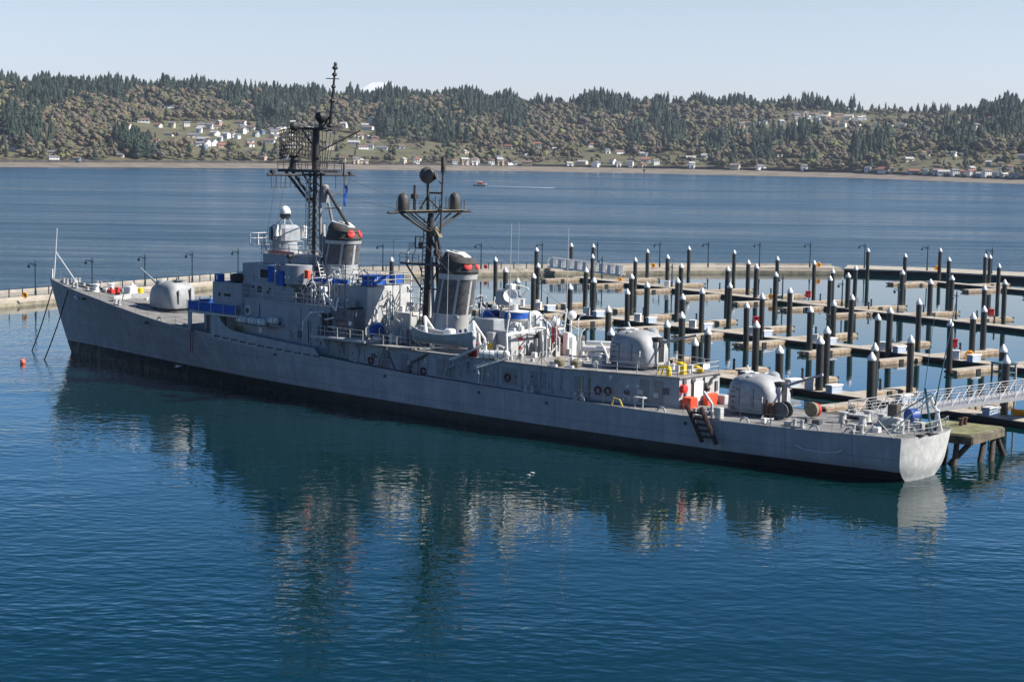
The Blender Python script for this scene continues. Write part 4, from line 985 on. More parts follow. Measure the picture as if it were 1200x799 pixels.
m = MB(); m.ball((0, 0, 4.45), .62, 16, sz=1.2, lo=-10, hi=90); link('radar_dome', m, mat('bright white dome', (.82, .81, .78), .4, .04, 3), dr, True)
m = MB(); m.lathe((0, 0, 3.7), [(.35, 0), (.58, .25), (.60, .66)], 14); link('dome_base', m, DARKG, dr, True)

# ---------------- foremast
fm = empty('foremast', (0, 0, 0)); fm.parent = ship
m = MB(); m.cyl((50.7, 0, 13.8), (50.9, 0, 24.0), .26, .24, n=12); link('mast_column', m, MOTT, fm, True)
m = MB()
for y_ in (-.45, .45): m.cyl((50.2, y_, 13.8), (50.5, y_, 23.9), .12, n=6).cyl((51.3, y_, 13.8), (51.3, y_, 23.9), .12, n=6)
for i in range(12):
    z = 13.9 + i * .83; m.cyl((50.2, -.45, z), (51.3, -.45, z + .8), .06, n=4).cyl((51.3, .45, z), (51.3, -.45, z + .8), .06, n=4).cyl((50.2, -.45, z), (51.3, -.45, z), .06, n=4)
link('mast_lattice', m, MASTB, fm)
m = MB(); m.cyl((50.95, 0, 24.0), (51.0, 0, 28.6), .42, .38, n=12); link('topmast', m, MASTB, fm, True)
for p, q, mt, r in (((53.4, -1.3, 10), (51.9, -.2, 22.0), MOTT2, .17), ((54.8, 1.5, 10), (52.3, .2, 22.2), MOTT2, .15), ((56.8, 0, 17.6), (52.4, 0, 22.5), MASTB, .17)):
    m = MB(); m.cyl(p, q, r, n=8); link('mast_leg', m, mt, fm, True)
m = MB(); m.cyl((53.4, -.7, 10), (52.4, -.1, 18.2), .18, n=8).cyl((53.3, 0, 18.0), (55.5, 0, 18.1), .16).cyl((52.5, 0, 20.0), (55, 0, 20.1), .1).cyl((54.9, 0, 18), (53.7, -.4, 12.5), .12); link('mast_brace', m, GREYL, fm)
m = MB()
for i in range(24): z = 14.2 + i * .38; m.box(50.0, 50.6, -.75, -.62, z, z + .06)
m.cyl((50.05, -.72, 14), (50.2, -.68, 23.4), .05).cyl((50.6, -.74, 14), (50.7, -.7, 23.4), .05); link('mast_ladder', m, CANI, fm)
m = MB(); m.cbox(52.1, 52.9, -.4, .4, 20.6, 22.6, .2); link('junction_box', m, MOTT2, fm)
# lower platform forward with the lattice air search radar
m = MB(); m.box(45.8, 53.4, -1.0, 1.0, 23.85, 24.15).box(50, 53.4, -1.6, 1.6, 23.87, 24.13); link('mast_platform', m, MASTB, fm)
m = MB(); m.rail([(45.8, -1, 24.15), (53.4, -1.6, 24.15)], h=.9, sp=1.1, r=.03); m.rail([(45.8, 1, 24.15), (53.4, 1.6, 24.15)], h=.9, sp=1.1, r=.03); link('platform_rail', m, MASTB, fm)
m = MB(); m.cyl((46.6, -.5, 23.85), (50.3, -.3, 20.6), .16).cyl((46.6, .5, 23.85), (50.3, .3, 20.6), .16).cyl((48.8, 0, 23.85), (50.4, 0, 21.8), .1); link('platform_strut', m, MASTB, fm)
m = MB(); m.cyl((50.6, -6.6, 23.6), (50.9, 5.8, 23.6), .13, n=8)
for y in np.linspace(-6.0, -2.0, 7): m.cyl((50.6, y, 23.6), (50.6, y, 22.15), .035, n=4)
for y0_ in (-6.0, -4.7): m.cyl((50.6, y0_, 22.2), (50.6, y0_ + .9, 22.2), .035, n=4)
for y in (3.2, 4.6): m.cyl((50.7, y, 23.6), (50.7, y, 22.0), .035, n=4)
m.lathe((50.6, -5.9, 23.75), [(.28, 0), (.28, .3), (.1, .45)], 8).lathe((50.9, 5.2, 23.5), [(.28, 0), (.28, .35), (.1, .5)], 8); link('yard', m, MASTB, fm)
m = MB(); m.cyl((51.0, 4.2, 23.6), (51.0, 4.2, 20.2), .06).cyl((51.3, 1.2, 21.2), (51.0, 4.2, 21.8), .06).cyl((51.0, 4.2, 25.0), (51.0, 4.2, 23.6), .14); link('halyard_spar', m, DARKG, fm)
m = MB(); vs = []; 
for i in range(9):
    t = i / 8; vs += [(51.1 + .10 * math.sin(t * 7), 4.15, 22.5 - 2.4 * t), (51.3 + .12 * math.sin(t * 6 + 1), 4.1 + .35 * math.sin(.6 + t * 2.4), 22.4 - 2.4 * t)]
fs = [(2 * i, 2 * i + 2, 2 * i + 3, 2 * i + 1) for i in range(8)]; m.add(vs, fs)
link('flag', m, mat('blue flag cloth', (.02, .12, .55), .8, .15, 3), fm)
ra = empty('air_search_radar', (47.4, 0, 24.15)); ra.parent = fm
m = MB(); m.lathe((0, 0, 0), [(.75, 0), (.5, .5), (.4, 1.3), (.6, 1.5)], 12); link('pedestal', m, BLACK, ra, True)
m = MB()
W_, Ht = 2.6, 3.1
def rp(a, b): return (0.55 * (1 - a * a) * -1 + .3, a * W_ * .9, 1.35 + (b + 1) / 2 * Ht - (.25 * a * a))
for b in np.linspace(-1, 1, 8):
    pts = [rp(a, b) for a in np.linspace(-1, 1, 9)]; m.tube(pts, .085, 4)
for a in np.linspace(-1, 1, 14): m.tube([rp(a, b) for b in np.linspace(-1, 1, 4)], .06, 4)
for i in range(10):
    a0 = -1 + 2 * i / 10; m.cyl(rp(a0, -1), rp(a0 + .2, -.3), .04, n=4).cyl(rp(a0 + .2, -.3), rp(a0, .35), .04, n=4).cyl(rp(a0, .35), rp(a0 + .2, 1), .04, n=4)
m.cyl((.2, 0, 1.4), (1.5, 0, 2.6), .07).cyl((.2, 1.5, 3.6), (1.5, 0, 2.6), .05).cyl((.2, -1.5, 3.6), (1.5, 0, 2.6), .05).ball((.1, 0, 4.75), .5, 10, sx=.8, sy=1.4)
link('lattice_reflector', m, BLACK, ra)
# upper platform, surface search radar and pole
m = MB(); m.box(49.0, 53.6, -.9, .9, 28.55, 28.75).cyl((52.0, -.3, 26.2), (54.6, 3.2, 28.5), .09).cyl((51.3, 0, 26), (49.3, -.5, 28.5), .08).cyl((50.8, -2.2, 28.6), (51.4, 5.6, 28.4), .10); link('upper_yard', m, MASTB, fm)
m = MB(); m.lathe((51.9, -.1, 28.75), [(.3, 0), (.25, .5), (.5, .6)], 10).ball((52.0, -.1, 29.9), .95, 12, sx=.5, sz=.62); link('surface_search_radar', m, BLACK, fm, True)
for i in range(5):
    m = MB(); m.cyl((52.2 + .12 * i, -.3 + .1 * i, 24.2), (51.8 + .45 * i, -.5 + .25 * i, 28.5), .035, n=4); link('stay_wire', m, DARKG, fm)
m = MB(); m.cyl((53.2, 0, 28.4), (54.0, 0, 35.2), .21, .09, n=8).cyl((52.2, 0, 28.9), (53.4, 0, 30.2), .09)
for z, r in ((28.9, .42), (30.6, .2), (31.6, .34), (33.1, .28), (34.4, .3), (35.1, .34), (35.5, .2)): m.lathe((53.2 + (z - 28.4) * .118, 0, z), [(r * .5, -.15), (r, 0), (r * .6, .25)], 8)
m.cyl((53.3, -.7, 34.0), (53.9, .7, 34.0), .05).cyl((53.1, -.6, 30.4), (53.9, .6, 30.4), .05); link('pole_mast', m, BLACK, fm, True)

# ---------------- funnels
def funnel(cx, z0, z1, zc, L_, W_, tag_):
    f = empty('funnel', (cx, 0, z0)); f.parent = ship; H_ = z1 - z0; rake = .19
    def sec(z, sx, sy, n=28): return [(rake * z + sx * math.copysign(abs(math.cos(2 * math.pi * i / n)) ** .85, math.cos(2 * math.pi * i / n)), sy * math.copysign(abs(math.sin(2 * math.pi * i / n)) ** .85, math.sin(2 * math.pi * i / n)), z) for i in range(n)]
    def loft(m, secs):
        n = len(secs[0]); vs = [p for s_ in secs for p in s_]; fs = []
        for k in range(len(secs) - 1):
            for i in range(n): j = (i + 1) % n; fs.append((k * n + i, k * n + j, (k + 1) * n + j, (k + 1) * n + i))
        fs += [tuple(range(n - 1, -1, -1)), tuple((len(secs) - 1) * n + i for i in range(n))]; m.add(vs, fs)
    a, b = L_ / 2, W_ / 2
    m = MB(); loft(m, [sec(0, a, b), sec(H_ * .5, a * .97, b * .97), sec(H_, a * .93, b * .93)]); link('casing', m, GREYL, f, True)
    # dark louvre panels let into the upper casing
    n = 28
    for i0 in range(0, n, 4):
        m = MB(); zz = (H_ * .45, H_ * .93); vs = []
        for i in range(i0, i0 + 4):
            if i == i0 + 3: fr = .55
            else: fr = 1
        idx = [i0 + .25 + k * .55 for k in range(7)]
        for z in zz:
            sx, sy = a * (.97 if z < H_ * .6 else .94) + .03, b * (.97 if z < H_ * .6 else .94) + .03
            for q in idx:
                t = 2 * math.pi * q / n; vs.append((rake * z + sx * math.copysign(abs(math.cos(t)) ** .85, math.cos(t)), sy * math.copysign(abs(math.sin(t)) ** .85, math.sin(t)), z))
        fs = [(k, k + 1, k + 8, k + 7) for k in range(6)]; m.add(vs, fs); link('louvre', m, DARKG, f)
    m = MB(); loft(m, [sec(H_ * .935, a * .98, b * .98), sec(H_ + .05, a * .99, b * .99)]); link('rim_band', m, GREYL, f, True)
    # black cap : sloping forward, rounded
    hc = zc - z1; m = MB()
    def cs(z, sx, sy, dx, tilt): return [(p[0] + dx, p[1], p[2] + tilt * (p[0] - rake * z)) for p in sec(z, sx, sy)]
    loft(m, [cs(H_ + .06, a * 1.0, b * 1.0, 0, 0), cs(H_ + hc * .16, a * 1.03, b * 1.02, 0, 0), cs(H_ + hc * .2, a * .98, b * .97, 0, 0), cs(H_ + hc * .60, a * .88, b * .88, -.05, -.10), cs(H_ + hc * .64, a * .92, b * .9, -.05, -.12), cs(H_ + hc * .84, a * .76, b * .78, -.1, -.26), cs(H_ + hc * .95, a * .5, b * .55, -.1, -.32)])
    link('cap', m, mat('faded black cap', (0.055, 0.050, 0.048), .75, .3, 1.5), f, True)
    for t in (-.36, .36):
        m = MB(); dv = Vector((math.cos(t) / a, math.sin(t) / b, .2)).normalized(); c_ = Vector((a * .935 * math.cos(t) ** .85 + rake * H_, b * .94 * math.copysign(abs(math.sin(t)) ** .85, t), H_ + hc * .42)); m.lathe(c_ - dv * .30, [(.42, 0), (.42, .38), (.34, .42)], 16, ax=dv)
        link('red_uptake_cover', m, REDM, f, True)
    m = MB(); m.rbox((rake * H_ - .1, -.35, H_ + hc * .98), (1.9, .8, .16), .5, .25).rbox((rake * H_ + .6, .25, H_ + hc * .90), (1.5, .8, .16), -.3, .3).rbox((rake * H_ - .5, .5, H_ + hc * 1.03), (1.2, .7, .16), .8, .2); link('white_cover', m, WHITE, f)
    m = MB(); m.tube([(a * .8 + .2, -b * .5, H_ * .05), (a * .8 + .25, -b * .5, H_ * .4)], .06).tube([(-a * .3, -b * 1.0, 0.1), (-a * .3 + .3, -b * 1.0, H_ * .42), (.2, -b * 1.0, H_ * .42)], .05).box(a * .5, a * 1.02 + .2, -b * .8, b * .5, H_ * .40, H_ * .435); link('pipe', m, GREY, f)
    return f
funnel(54.6, 12.0, 16.6, 18.45, 4.3, 3.3, 'fwd')
funnel(71.3, 6.6, 13.95, 16.1, 4.4, 3.2, 'aft')

# ---------------- midships
block('deckhouse', GREY, 52.6, 62.6, -3.2, 3.2, 9.99, 12.15)
block('deckhouse', GREYL, 62.0, 62.68, -3.18, 3.18, 6.5, 12.1)
m = MB(); m.cbox(61.9, 62.8, -3.3, -2.5, 12.3, 13.3, .03).cbox(62.2, 62.82, -2.4, -.5, 12.3, 13.3, .03).cbox(62.0, 62.8, 0.6, 2.1, 12.35, 13.3, .03).cbox(58.6, 61.2, -.6, 1.6, 12.8, 13.1, .08); link('canvas_screen', m, BLUE, ship)
m = MB(); m.box(54.5, 57.6, -3.5, -3.1, 12.2, 12.75).box(57.9, 59.8, -3.45, -3.1, 12.25, 12.7); link('canvas_screen', m, BLUE, ship)
rail([(54.5, -3.3, 12.16), (62.85, -3.3, 12.16), (62.85, 3.3, 12.16), (54.5, 3.3, 12.16)], sp=1.3, r=.045, h=1.15)
m = MB(); m.box(62.69, 62.74, .1, .45, 7.2, 10.6).box(62.69, 62.74, -1.9, -1.75, 8.4, 9.8).box(62.69, 62.78, .5, .9, 9.6, 10.3); link('fitting', m, CANI, ship)
rr = random.Random(8)
def clutter(n, x0, x1, y0, y1, z, hmax=.9, mats=(GREYL, WHITE, GREY, DARKG, CANI), name='deck_fitting'):
    for i in range(n):
        x = rr.uniform(x0, x1); y = rr.uniform(y0, y1); h = rr.uniform(.25, hmax); s_ = rr.uniform(.12, .38); zz = z if not callable(z) else z(x); m = MB()
        k = rr.random()
        if k < .4: m.cbox(x - s_, x + s_, y - s_ * .8, y + s_ * .8, zz, zz + h, .03)
        elif k < .65: m.cyl((x, y, zz), (x, y, zz + h), s_ * .5, n=10)
        elif k < .85: m.tube([(x, y, zz), (x, y, zz + h), (x + s_, y, zz + h + .1)], .05)
        else: m.lathe((x, y, zz), [(s_ * .4, 0), (s_ * .4, h * .7), (s_ * .8, h * .8), (s_ * .7, h), (.02, h * 1.1)], 10)
        link(name, m, rr.choice(mats), ship)
def ladder(a, b, wid=.6, mt=GREYL, name='ladder', n=9):
    m = MB(); a = Vector(a); b = Vector(b); d = (b - a); s_ = Vector((-d.y, d.x, 0)); s_ = s_.normalized() if s_.length > .1 else Vector((1, 0, 0)); s_ *= wid / 2
    m.cyl(a - s_, b - s_, .05).cyl(a + s_, b + s_, .05)
    for i in range(1, n): p = a.lerp(b, i / n); m.cyl(p - s_, p + s_, .045)
    link(name, m, mt, ship)
clutter(12, 56.5, 61.5, -4.8, -3.5, 9.98, .8); clutter(14, 54.5, 61.5, -3.0, 3.0, 12.16, 1.1); clutter(9, 53.2, 55, -3.6, -1.5, 9.98, 2.6, (GREYL, WHITE))
ladder((56.0, -2.6, 9.98), (54.6, -2.6, 14.4), .7, WHITE, n=12)
# raised white handling frames over the boat platform
m = MB(); m.tube([(58.2, -5.1, 10.0), (57.9, -5.3, 11.8), (60.4, -5.6, 9.6), (60.3, -5.2, 10.9)], .09).tube([(57.6, -5.4, 9.0), (59.1, -5.8, 8.6), (60.4, -5.9, 8.9)], .08); link('davit_frame', m, WHITE, ship)
m = MB(); m.cbox(57.6, 58.0, -5.5, -5.1, 11.5, 12.0, .04).cbox(58.2, 58.6, -5.5, -5.1, 11.5, 12.0, .04); link('lamp_box', m, WHITE, ship)
m = MB(); m.cyl((58.6, -5.6, 6.95), (58.6, -5.6, 9.2), .26, n=12); link('davit_post', m, BLACK, ship)
m = MB(); m.tube([(58.6, -5.6, 9.4), (57.0, -6.1, 9.2), (56.2, -6.4, 8.2), (56.2, -6.5, 7.2)], .05); link('davit_frame', m, WHITE, ship)
# 01 level
block('deckhouse', GREY, 62.6, 92.0, -5.75, 5.75, 3.4, 6.36, c=.03)
m = MB(); m.add([(91.9, -5.75, 3.4), (103.2, -3.15, 3.4), (103.2, 3.15, 3.4), (91.9, 5.75, 3.4), (91.9, -5.75, 6.36), (103.2, -3.15, 6.36), (103.2, 3.15, 6.36), (91.9, 5.75, 6.36)], [(0, 3, 2, 1), (4, 5, 6, 7), (0, 1, 5, 4), (1, 2, 6, 5), (2, 3, 7, 6)]); link('deckhouse', m, GREY, ship)
m = MB(); m.prism([(103.22, -3.12), (103.26, -3.12), (103.26, 3.12), (103.22, 3.12)], 'z', 3.66, 6.3); link('after_bulkhead', m, GREYL, ship)
m = MB(); m.prism([(59.5, -5.9), (92, -5.9), (103.4, -3.25), (103.4, 3.25), (92, 5.9), (59.5, 5.9)], 'z', 6.362, 6.50); link('first_level_deck', m, DECK2, ship)
m = MB(); m.prism([(57.7, -6.7), (65.6, -6.9), (66.0, -6.75), (66.0, -5.0), (57.7, -5.0)], 'z', 6.72, 6.95); link('boat_platform', m, GREYL, ship)
m = MB(); m.prism([(66.0, -6.4), (72.2, -6.3), (72.2, -5.0), (66.0, -5.0)], 'z', 6.505, 6.66); link('boat_platform', m, DECK2, ship)
rail([(57.9, -6.6, 6.95), (65.8, -6.8, 6.95)], sp=2, r=.035); rail([(66.2, -6.2, 6.66), (72.0, -6.1, 6.66)], sp=2, r=.03)
for x in (59.5, 61.8, 64.2):
    m = MB(); m.prism([(-5.6, 4.9), (-6.55, 6.7), (-5.6, 6.7)], 'x', x - .06, x + .06); link('knee_bracket', m, GREY, ship)
block('deckhouse', GREY, 59.0, 62.6, -5.2, -3.4, 6.96, 9.86)
# recessed dark bay and name board on the midships wall
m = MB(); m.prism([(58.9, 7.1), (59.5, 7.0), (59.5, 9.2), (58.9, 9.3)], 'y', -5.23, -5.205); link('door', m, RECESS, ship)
m = MB(); m.lathe((61.0, -5.235, 8.3), [(1.0, 0), (1.0, .03)], 20, ax=(0, -1, 0), sy=.42); link('name_board', m, DARKG, ship)
m = MB(); m.box(60.3, 61.7, -5.30, -5.266, 8.2, 8.42); link('name_board_letters', m, mat('board lettering', (.22, .16, .12), .8, .3, 20), ship)
m = MB(); m.box(62.0, 62.45, -5.25, -5.205, 8.2, 8.6); link('notice', m, CANI, ship)
# lit houses between the funnels
block('deckhouse', GREYL, 63.0, 66.4, -.6, 3.6, 6.5, 9.5); block('deckhouse', GREYL, 66.0, 68.6, .8, 4.2, 6.5, 9.1)
m = MB(); m.box(68.61, 68.64, 1.3, 2.4, 6.8, 8.8); link('door', m, RECESS, ship)
m = MB(); m.box(68.62, 68.68, 2.7, 3.0, 7.8, 8.6); link('fire_point', m, REDM, ship)
m = MB(); m.lathe((64.2, -3.3, 7.6), [(.75, 0), (.75, .5), (.65, .6)], 18, ax=(.9, -.45, .2)); link('winch_cover', m, BLUE, ship, True)
m = MB(); m.lathe((63.9, -3.1, 7.55), [(1.0, 0), (1.0, .3)], 18, ax=(.9, -.45, .2)); link('winch_drum', m, WHITE, ship, True)
ladder((66.9, -3.4, 6.55), (65.0, -2.9, 10.2), .9, WHITE, n=9)
clutter(22, 63.0, 70, -4.9, -.5, 6.6, 1.5); clutter(10, 63, 66, 0, 3.3, 9.5, .9); clutter(16, 64, 70, -4.5, 2.5, 6.6, 2.0, (GREY, DARKG, GREYL))
m = MB()
for i in range(12): x = 63.3 + i * .28; m.tube([(x, -4.0, 6.6), (x + .6, -3.9, 8.2 + .5 * math.sin(i))], .04)
link('hanging_lines', m, DARKG, ship)
# lattice walkway between stacks (white railings seen against the water)
m = MB()
for z in np.linspace(9.0, 12.6, 7): m.box(63.6, 66.6, 2.2, 2.3, z, z + .10)
for x in (63.7, 65.2, 66.6): m.cyl((x, 2.25, 9), (x, 2.25, 13.2), .07)
m.cyl((63.8, 2.2, 9), (66.4, 2.2, 12.8), .08).cyl((65.0, 2.2, 9), (66.9, 2.2, 12.0), .06); link('stair_frame', m, WHITE, ship)

# ---------------- mainmast
mm_ = empty('mainmast', (0, 0, 0)); mm_.parent = ship
m = MB(); m.cyl((68.0, 0, 6.5), (68.7, 0, 20.0), .40, .30, n=12); link('mast_column', m, MASTB, mm_, True)
for p, q, r in (((71.6, -1.4, 6.5), (69.5, -.1, 18.0), .15), ((71.2, 1.6, 6.5), (69.4, .2, 18.0), .15), ((69.8, -.5, 6.5), (69.0, -.1, 15.5), .17)):
    m = MB(); m.cyl(p, q, r, n=8); link('mast_leg', m, MASTB if r < .16 else GREY, mm_, True)
m = MB(); m.box(65.2, 72.2, -1.0, 1.0, 14.62, 14.82).rail([(65.2, -1, 14.82), (68, -1, 14.82)], h=.9, sp=1, r=.03); m.cyl((65.8, -.6, 14.6), (67.9, -.3, 12.0), .1).cyl((66.5, .6, 14.6), (67.9, .3, 12.0), .08); link('mast_platform', m, DARKG, mm_)
m = MB(); m.tube([(65.9, -.5, 14.82), (65.9, -.5, 16.0), (66.6, -.5, 16.6)], .09).cbox(66.2, 66.9, -.8, -.3, 16.3, 16.9, .05).tube([(66.4, -.5, 14.8), (67.0, -.5, 16.2)], .08); link('searchlight', m, WHITE, mm_)
m = MB()
for z in (12.2, 14.9, 16.9, 17.9): m.cyl((68.5, 0, z), (71.9 - (z - 6.5) * .19, -.7 + (z - 12) * .05, z), .09)
m.tube([(68.6, 0, 17.9), (70.7, -.5, 14.9), (68.5, 0, 12.2)], .08).tube([(68.6, 0, 17.2), (69.9, 0, 16.0)], .12).cbox(69.3, 70.1, -.3, .3, 15.6, 16.3, .1); link('lattice_brace', m, MASTB, mm_)
m = MB(); m.prism([(68.7, 17.7), (70.2, 17.6), (69.4, 18.6)], 'y', -.25, .25); link('gusset', m, KHAKI, mm_)
m = MB(); m.box(66.9, 67.9, -.5, .3, 16.3, 16.4).box(66.9, 67.9, -.5, .3, 17.5, 17.6).box(66.9, 67.0, -.5, -.4, 16.4, 17.5).box(66.9, 67.0, .2, .3, 16.4, 17.5).lathe((67.4, -.1, 16.4), [(.25, 0), (.3, .4), (.1, .7)], 8); link('lantern_cage', m, DARKG, mm_)
m = MB(); m.cyl((68.6, -6.1, 20.15), (68.9, 5.7, 20.15), .13, n=8).box(68.0, 69.4, -4.4, 4.3, 20.05, 20.25); link('yard', m, MASTB, mm_)
m = MB()
for sg in (-1, 1):
    m.cyl((68.7, sg * 4.3, 20.0), (68.8, sg * .2, 17.9), .13).cyl((68.7, sg * 3.0, 20.0), (68.8, sg * .2, 18.4), .09).cyl((69.3, sg * 4.0, 20.0), (69.0, sg * .2, 18.0), .07).cyl((68.2, sg * 1.8, 20.0), (68.7, sg * .2, 18.8), .07)
link('yard_strut', m, MASTB, mm_)
m = MB()
for i, y in enumerate(np.linspace(-4.1, 4.1, 18)): m.cyl((68.3 + .8 * (i % 2), y, 20.2), (68.3 + .8 * (i % 2), y, 21.2 + .6 * rr.random()), .045, n=5)
for sg in (-1, 1): m.cyl((68.7, sg * 5.0, 20.1), (68.7, sg * 5.0, 21.4), .045, n=5)
m.cyl((68.4, -2.1, 20.2), (68.4, -2.1, 22.9), .14).cbox(68.1, 68.7, -2.4, -1.8, 21.5, 22.0, .05); link('aerials', m, MASTB, mm_)
m = MB(); m.box(68.0, 69.6, -4.6, 4.5, 20.3, 20.34)
link('catwalk', m, KHAKI, mm_)
RAD = mat('sooty grey radome', (0.07, 0.065, 0.06), .6, .35, 1.2)
for y in (-4.05, 3.55):
    m = MB(); m.lathe((68.7, y, 20.3), [(.50, 0), (.57, .10), (.57, 1.2), (.50, 1.5), (.34, 1.72), (.12, 1.82)], 18); link('radome', m, RAD, mm_, True)
m = MB(); m.cyl((68.5, -.2, 20.2), (68.4, -.2, 23.2), .17, .14).tube([(68.4, -.2, 21.6), (69.9, .3, 20.2)], .08).cyl((68.4, 0, 22.1), (70.0, .2, 22.1), .1).tube([(67.5, -.5, 20.2), (68.4, -.2, 21.8)], .07); link('radome_post', m, MASTB, mm_)
m = MB(); m.lathe((68.35, -.2, 23.05), [(.25, 0), (.66, .3), (.86, .75), (.84, 1.1), (.6, 1.5), (.2, 1.7)], 18); link('round_radome', m, RAD, mm_, True)
m = MB(); m.prism([(68.0, 23.4), (69.5, 23.5), (69.2, 24.3)], 'y', -.1, .35); link('radome_shroud', m, BLACK, mm_)
m = MB(); m.cyl((69.9, .2, 18.0), (70.2, .2, 24.8), .10, n=8).lathe((70.2, .2, 24.2), [(.22, 0), (.24, .2), (.22, 1.5), (.1, 1.65)], 10).tube([(70.1, .2, 23), (69.6, .2, 23.3)], .06).tube([(70.1, .2, 21), (69.2, .2, 20)], .06); link('pole_mast', m, MASTB, mm_, True)
ladder((67.5, -.2, 6.6), (68.2, -.2, 19.5), .5, DARKG, 'ladder', 30)

# ---------------- after deckhouse, director and aerial frame
block('deckhouse', GREY, 77.9, 82.6, -3.0, 2.6, 6.51, 9.0)
block('deckhouse', GREY, 77.6, 80.4, -3.0, 1.0, 9.01, 10.0)
block('deckhouse', GREY, 80.0, 80.9, -3.6, -3.05, 6.51, 8.8)
m = MB(); m.prism([(82.61, -2.9), (82.66, -2.9), (82.66, 2.5), (82.61, 2.5)], 'z', 6.6, 8.9); link('after_bulkhead', m, GREYL, ship)
for q in ((82.67, 82.71, -1.8, -1.2, 8.05, 8.35), (82.67, 82.71, -1.75, -1.35, 7.2, 7.45)):
    m = MB(); m.box(*q); link('warning_sign', m, REDM, ship)
m = MB(); m.box(82.67, 82.72, -.6, -.5, 6.6, 8.8); link('pipe', m, DARKG, ship)
m = MB(); m.box(82.67, 82.75, .5, .75, 8.1, 8.5); link('fitting', m, DARKG, ship)
m = MB(); m.box(80.2, 81.0, -3.64, -3.605, 7.2, 7.8); link('yellow_plate', m, mat('dull yellow', (.35, .28, .04), .8, .2, 3), ship)
m = MB(); m.lathe((80.6, 0.2, 9.2), [(.7, 0), (1.15, .6), (1.18, .65), (1.18, .80)], 24); link('director_tub', m, GREYL, ship, True)
m = MB(); m.lathe((80.6, 0.2, 10.0), [(1.20, 0.003), (1.20, .62)], 24); link('canvas_screen', m, BLUE, ship, True)
m = MB(); m.lathe((80.6, 0.2, 10.62), [(1.24, 0.003), (1.24, .1)], 24); link('tub_rim', m, WHITE, ship, True)
m = MB(); m.lathe((77.2, -.2, 9.9), [(1.0, 0.003), (1.0, .7)], 20); link('canvas_screen', m, BLUE, ship, True)
m = MB(); m.lathe((77.2, -.2, 10.62), [(1.04, 0), (1.04, .08)], 20); link('tub_rim', m, WHITE, ship, True)
m = MB(); m.lathe((77.2, -.2, 9.4), [(.7, 0), (.98, .5)], 20); link('director_tub', m, GREY, ship, True)
ad = empty('aft_gun_director', (79.9, .2, 10.75)); ad.parent = ship
m = MB(); m.lathe((.3, 0, 0), [(.5, -.8), (.45, .6)], 12); link('pedestal', m, GREYL, ad, True)
m = MB(); m.cbox(-1.4, .5, -.9, .9, .5, 2.0, .12); link('housing', m, GREY, ad)
m = MB(); m.lathe((.55, -.9, 1.5), [(.10, 0), (.42, .10), (.64, .28), (.67, .34), (.60, .31), (.38, .17), (.08, .1)], 20, ax=(.72, -.66, .15)); link('radar_dish', m, WHITE, ad, True)
m = MB(); m.tube([(.4, 1.0, 1.2), (1.3, 1.0, 2.2), (.4, .4, 2.5)], .09).cbox(-.6, .3, -.4, .5, 2.05, 2.6, .08); link('sight_frame', m, CANI, ad)
m = MB(); m.cyl((84.6, 1.4, 6.5), (84.6, 1.4, 9.3), .33, n=12); link('signal_light_stack', m, REDM, ship)
m = MB(); m.cyl((84.6, 1.4, 9.302), (84.6, 1.4, 9.6), .2, n=10); link('stack_top', m, WHITE, ship)
clutter(16, 76.2, 79.5, -2.8, 2.2, 9.9, 1.2, (WHITE, CANI, GREYL, BLACK)); clutter(34, 81.0, 86, .0, 4.4, 6.5, 2.0, (WHITE, CANI, GREYL, DARKG, BLACK)); clutter(14, 82.7, 86, -1, 4.4, 6.5, 3.0, (WHITE, GREYL, DARKG)[:2]); clutter(12, 81.0, 82.5, -2.6, 2.4, 9.0, 1.3, (WHITE, CANI, GREYL))
for x, y, z, s_ in ((81.6, 1.7, 9.9, .8), (83.6, 2.6, 9.6, .55), (84.8, 3.6, 10.3, .5)):
    m = MB(); m.lathe((x, y, z), [(.1, 0), (s_ * .8, .2), (s_, .5), (s_ * .8, .8), (.1, .95)], 14, ax=(.7, -.6, .2)).cyl((x, y, 6.6), (x, y, z), .12); link('radar_reflector', m, WHITE, ship, True)
m = MB(); m.cbox(84.6, 85.8, 2.4, 3.6, 6.5, 8.6, .3); link('ready_locker', m, CANI, ship)
block('deckhouse', DARKG, 82.7, 85.4, 3.0, 5.2, 6.51, 8.3)
m = MB()
m.tube([(83.9, -4.75, 6.5), (83.4, -4.4, 8.9), (83.4, 4.3, 8.9), (83.9, 4.75, 6.5)], .11, 8).cyl((83.4, -4.4, 8.9), (83.6, -4.3, 10.6), .09).cyl((83.4, 4.3, 8.9), (83.6, 4.3, 10.6), .09).cyl((83.4, -1.0, 8.9), (83.4, -1.0, 11.0), .10).tube([(83.4, -4.2, 8.7), (83.4, 0, 9.3), (83.4, 4.2, 8.9)], .06); link('aerial_frame', m, WHITE, ship)
for x, y, z0, z1, r in ((83.6, -4.3, 10.6, 19.6, .05), (83.6, 4.3, 10.6, 19.0, .05), (61.0, -4.9, 6.9, 17.2, .07), (66.2, -3.0, 9, 17.4, .04), (66.5, 1.5, 14.8, 18.5, .035), (74.6, -3.6, 6.6, 16.4, .035), (79.0, 2.0, 10, 19.5, .03)):
    m = MB(); m.cyl((x, y, z0), (x + .15, y, z1), r * 1.2, r * .5, n=6).lathe((x, y, z0), [(r * 3, -.1), (r * 3, .25), (r, .35)], 8); link('whip_aerial', m, GREYL if x > 70 else TEAL, ship)
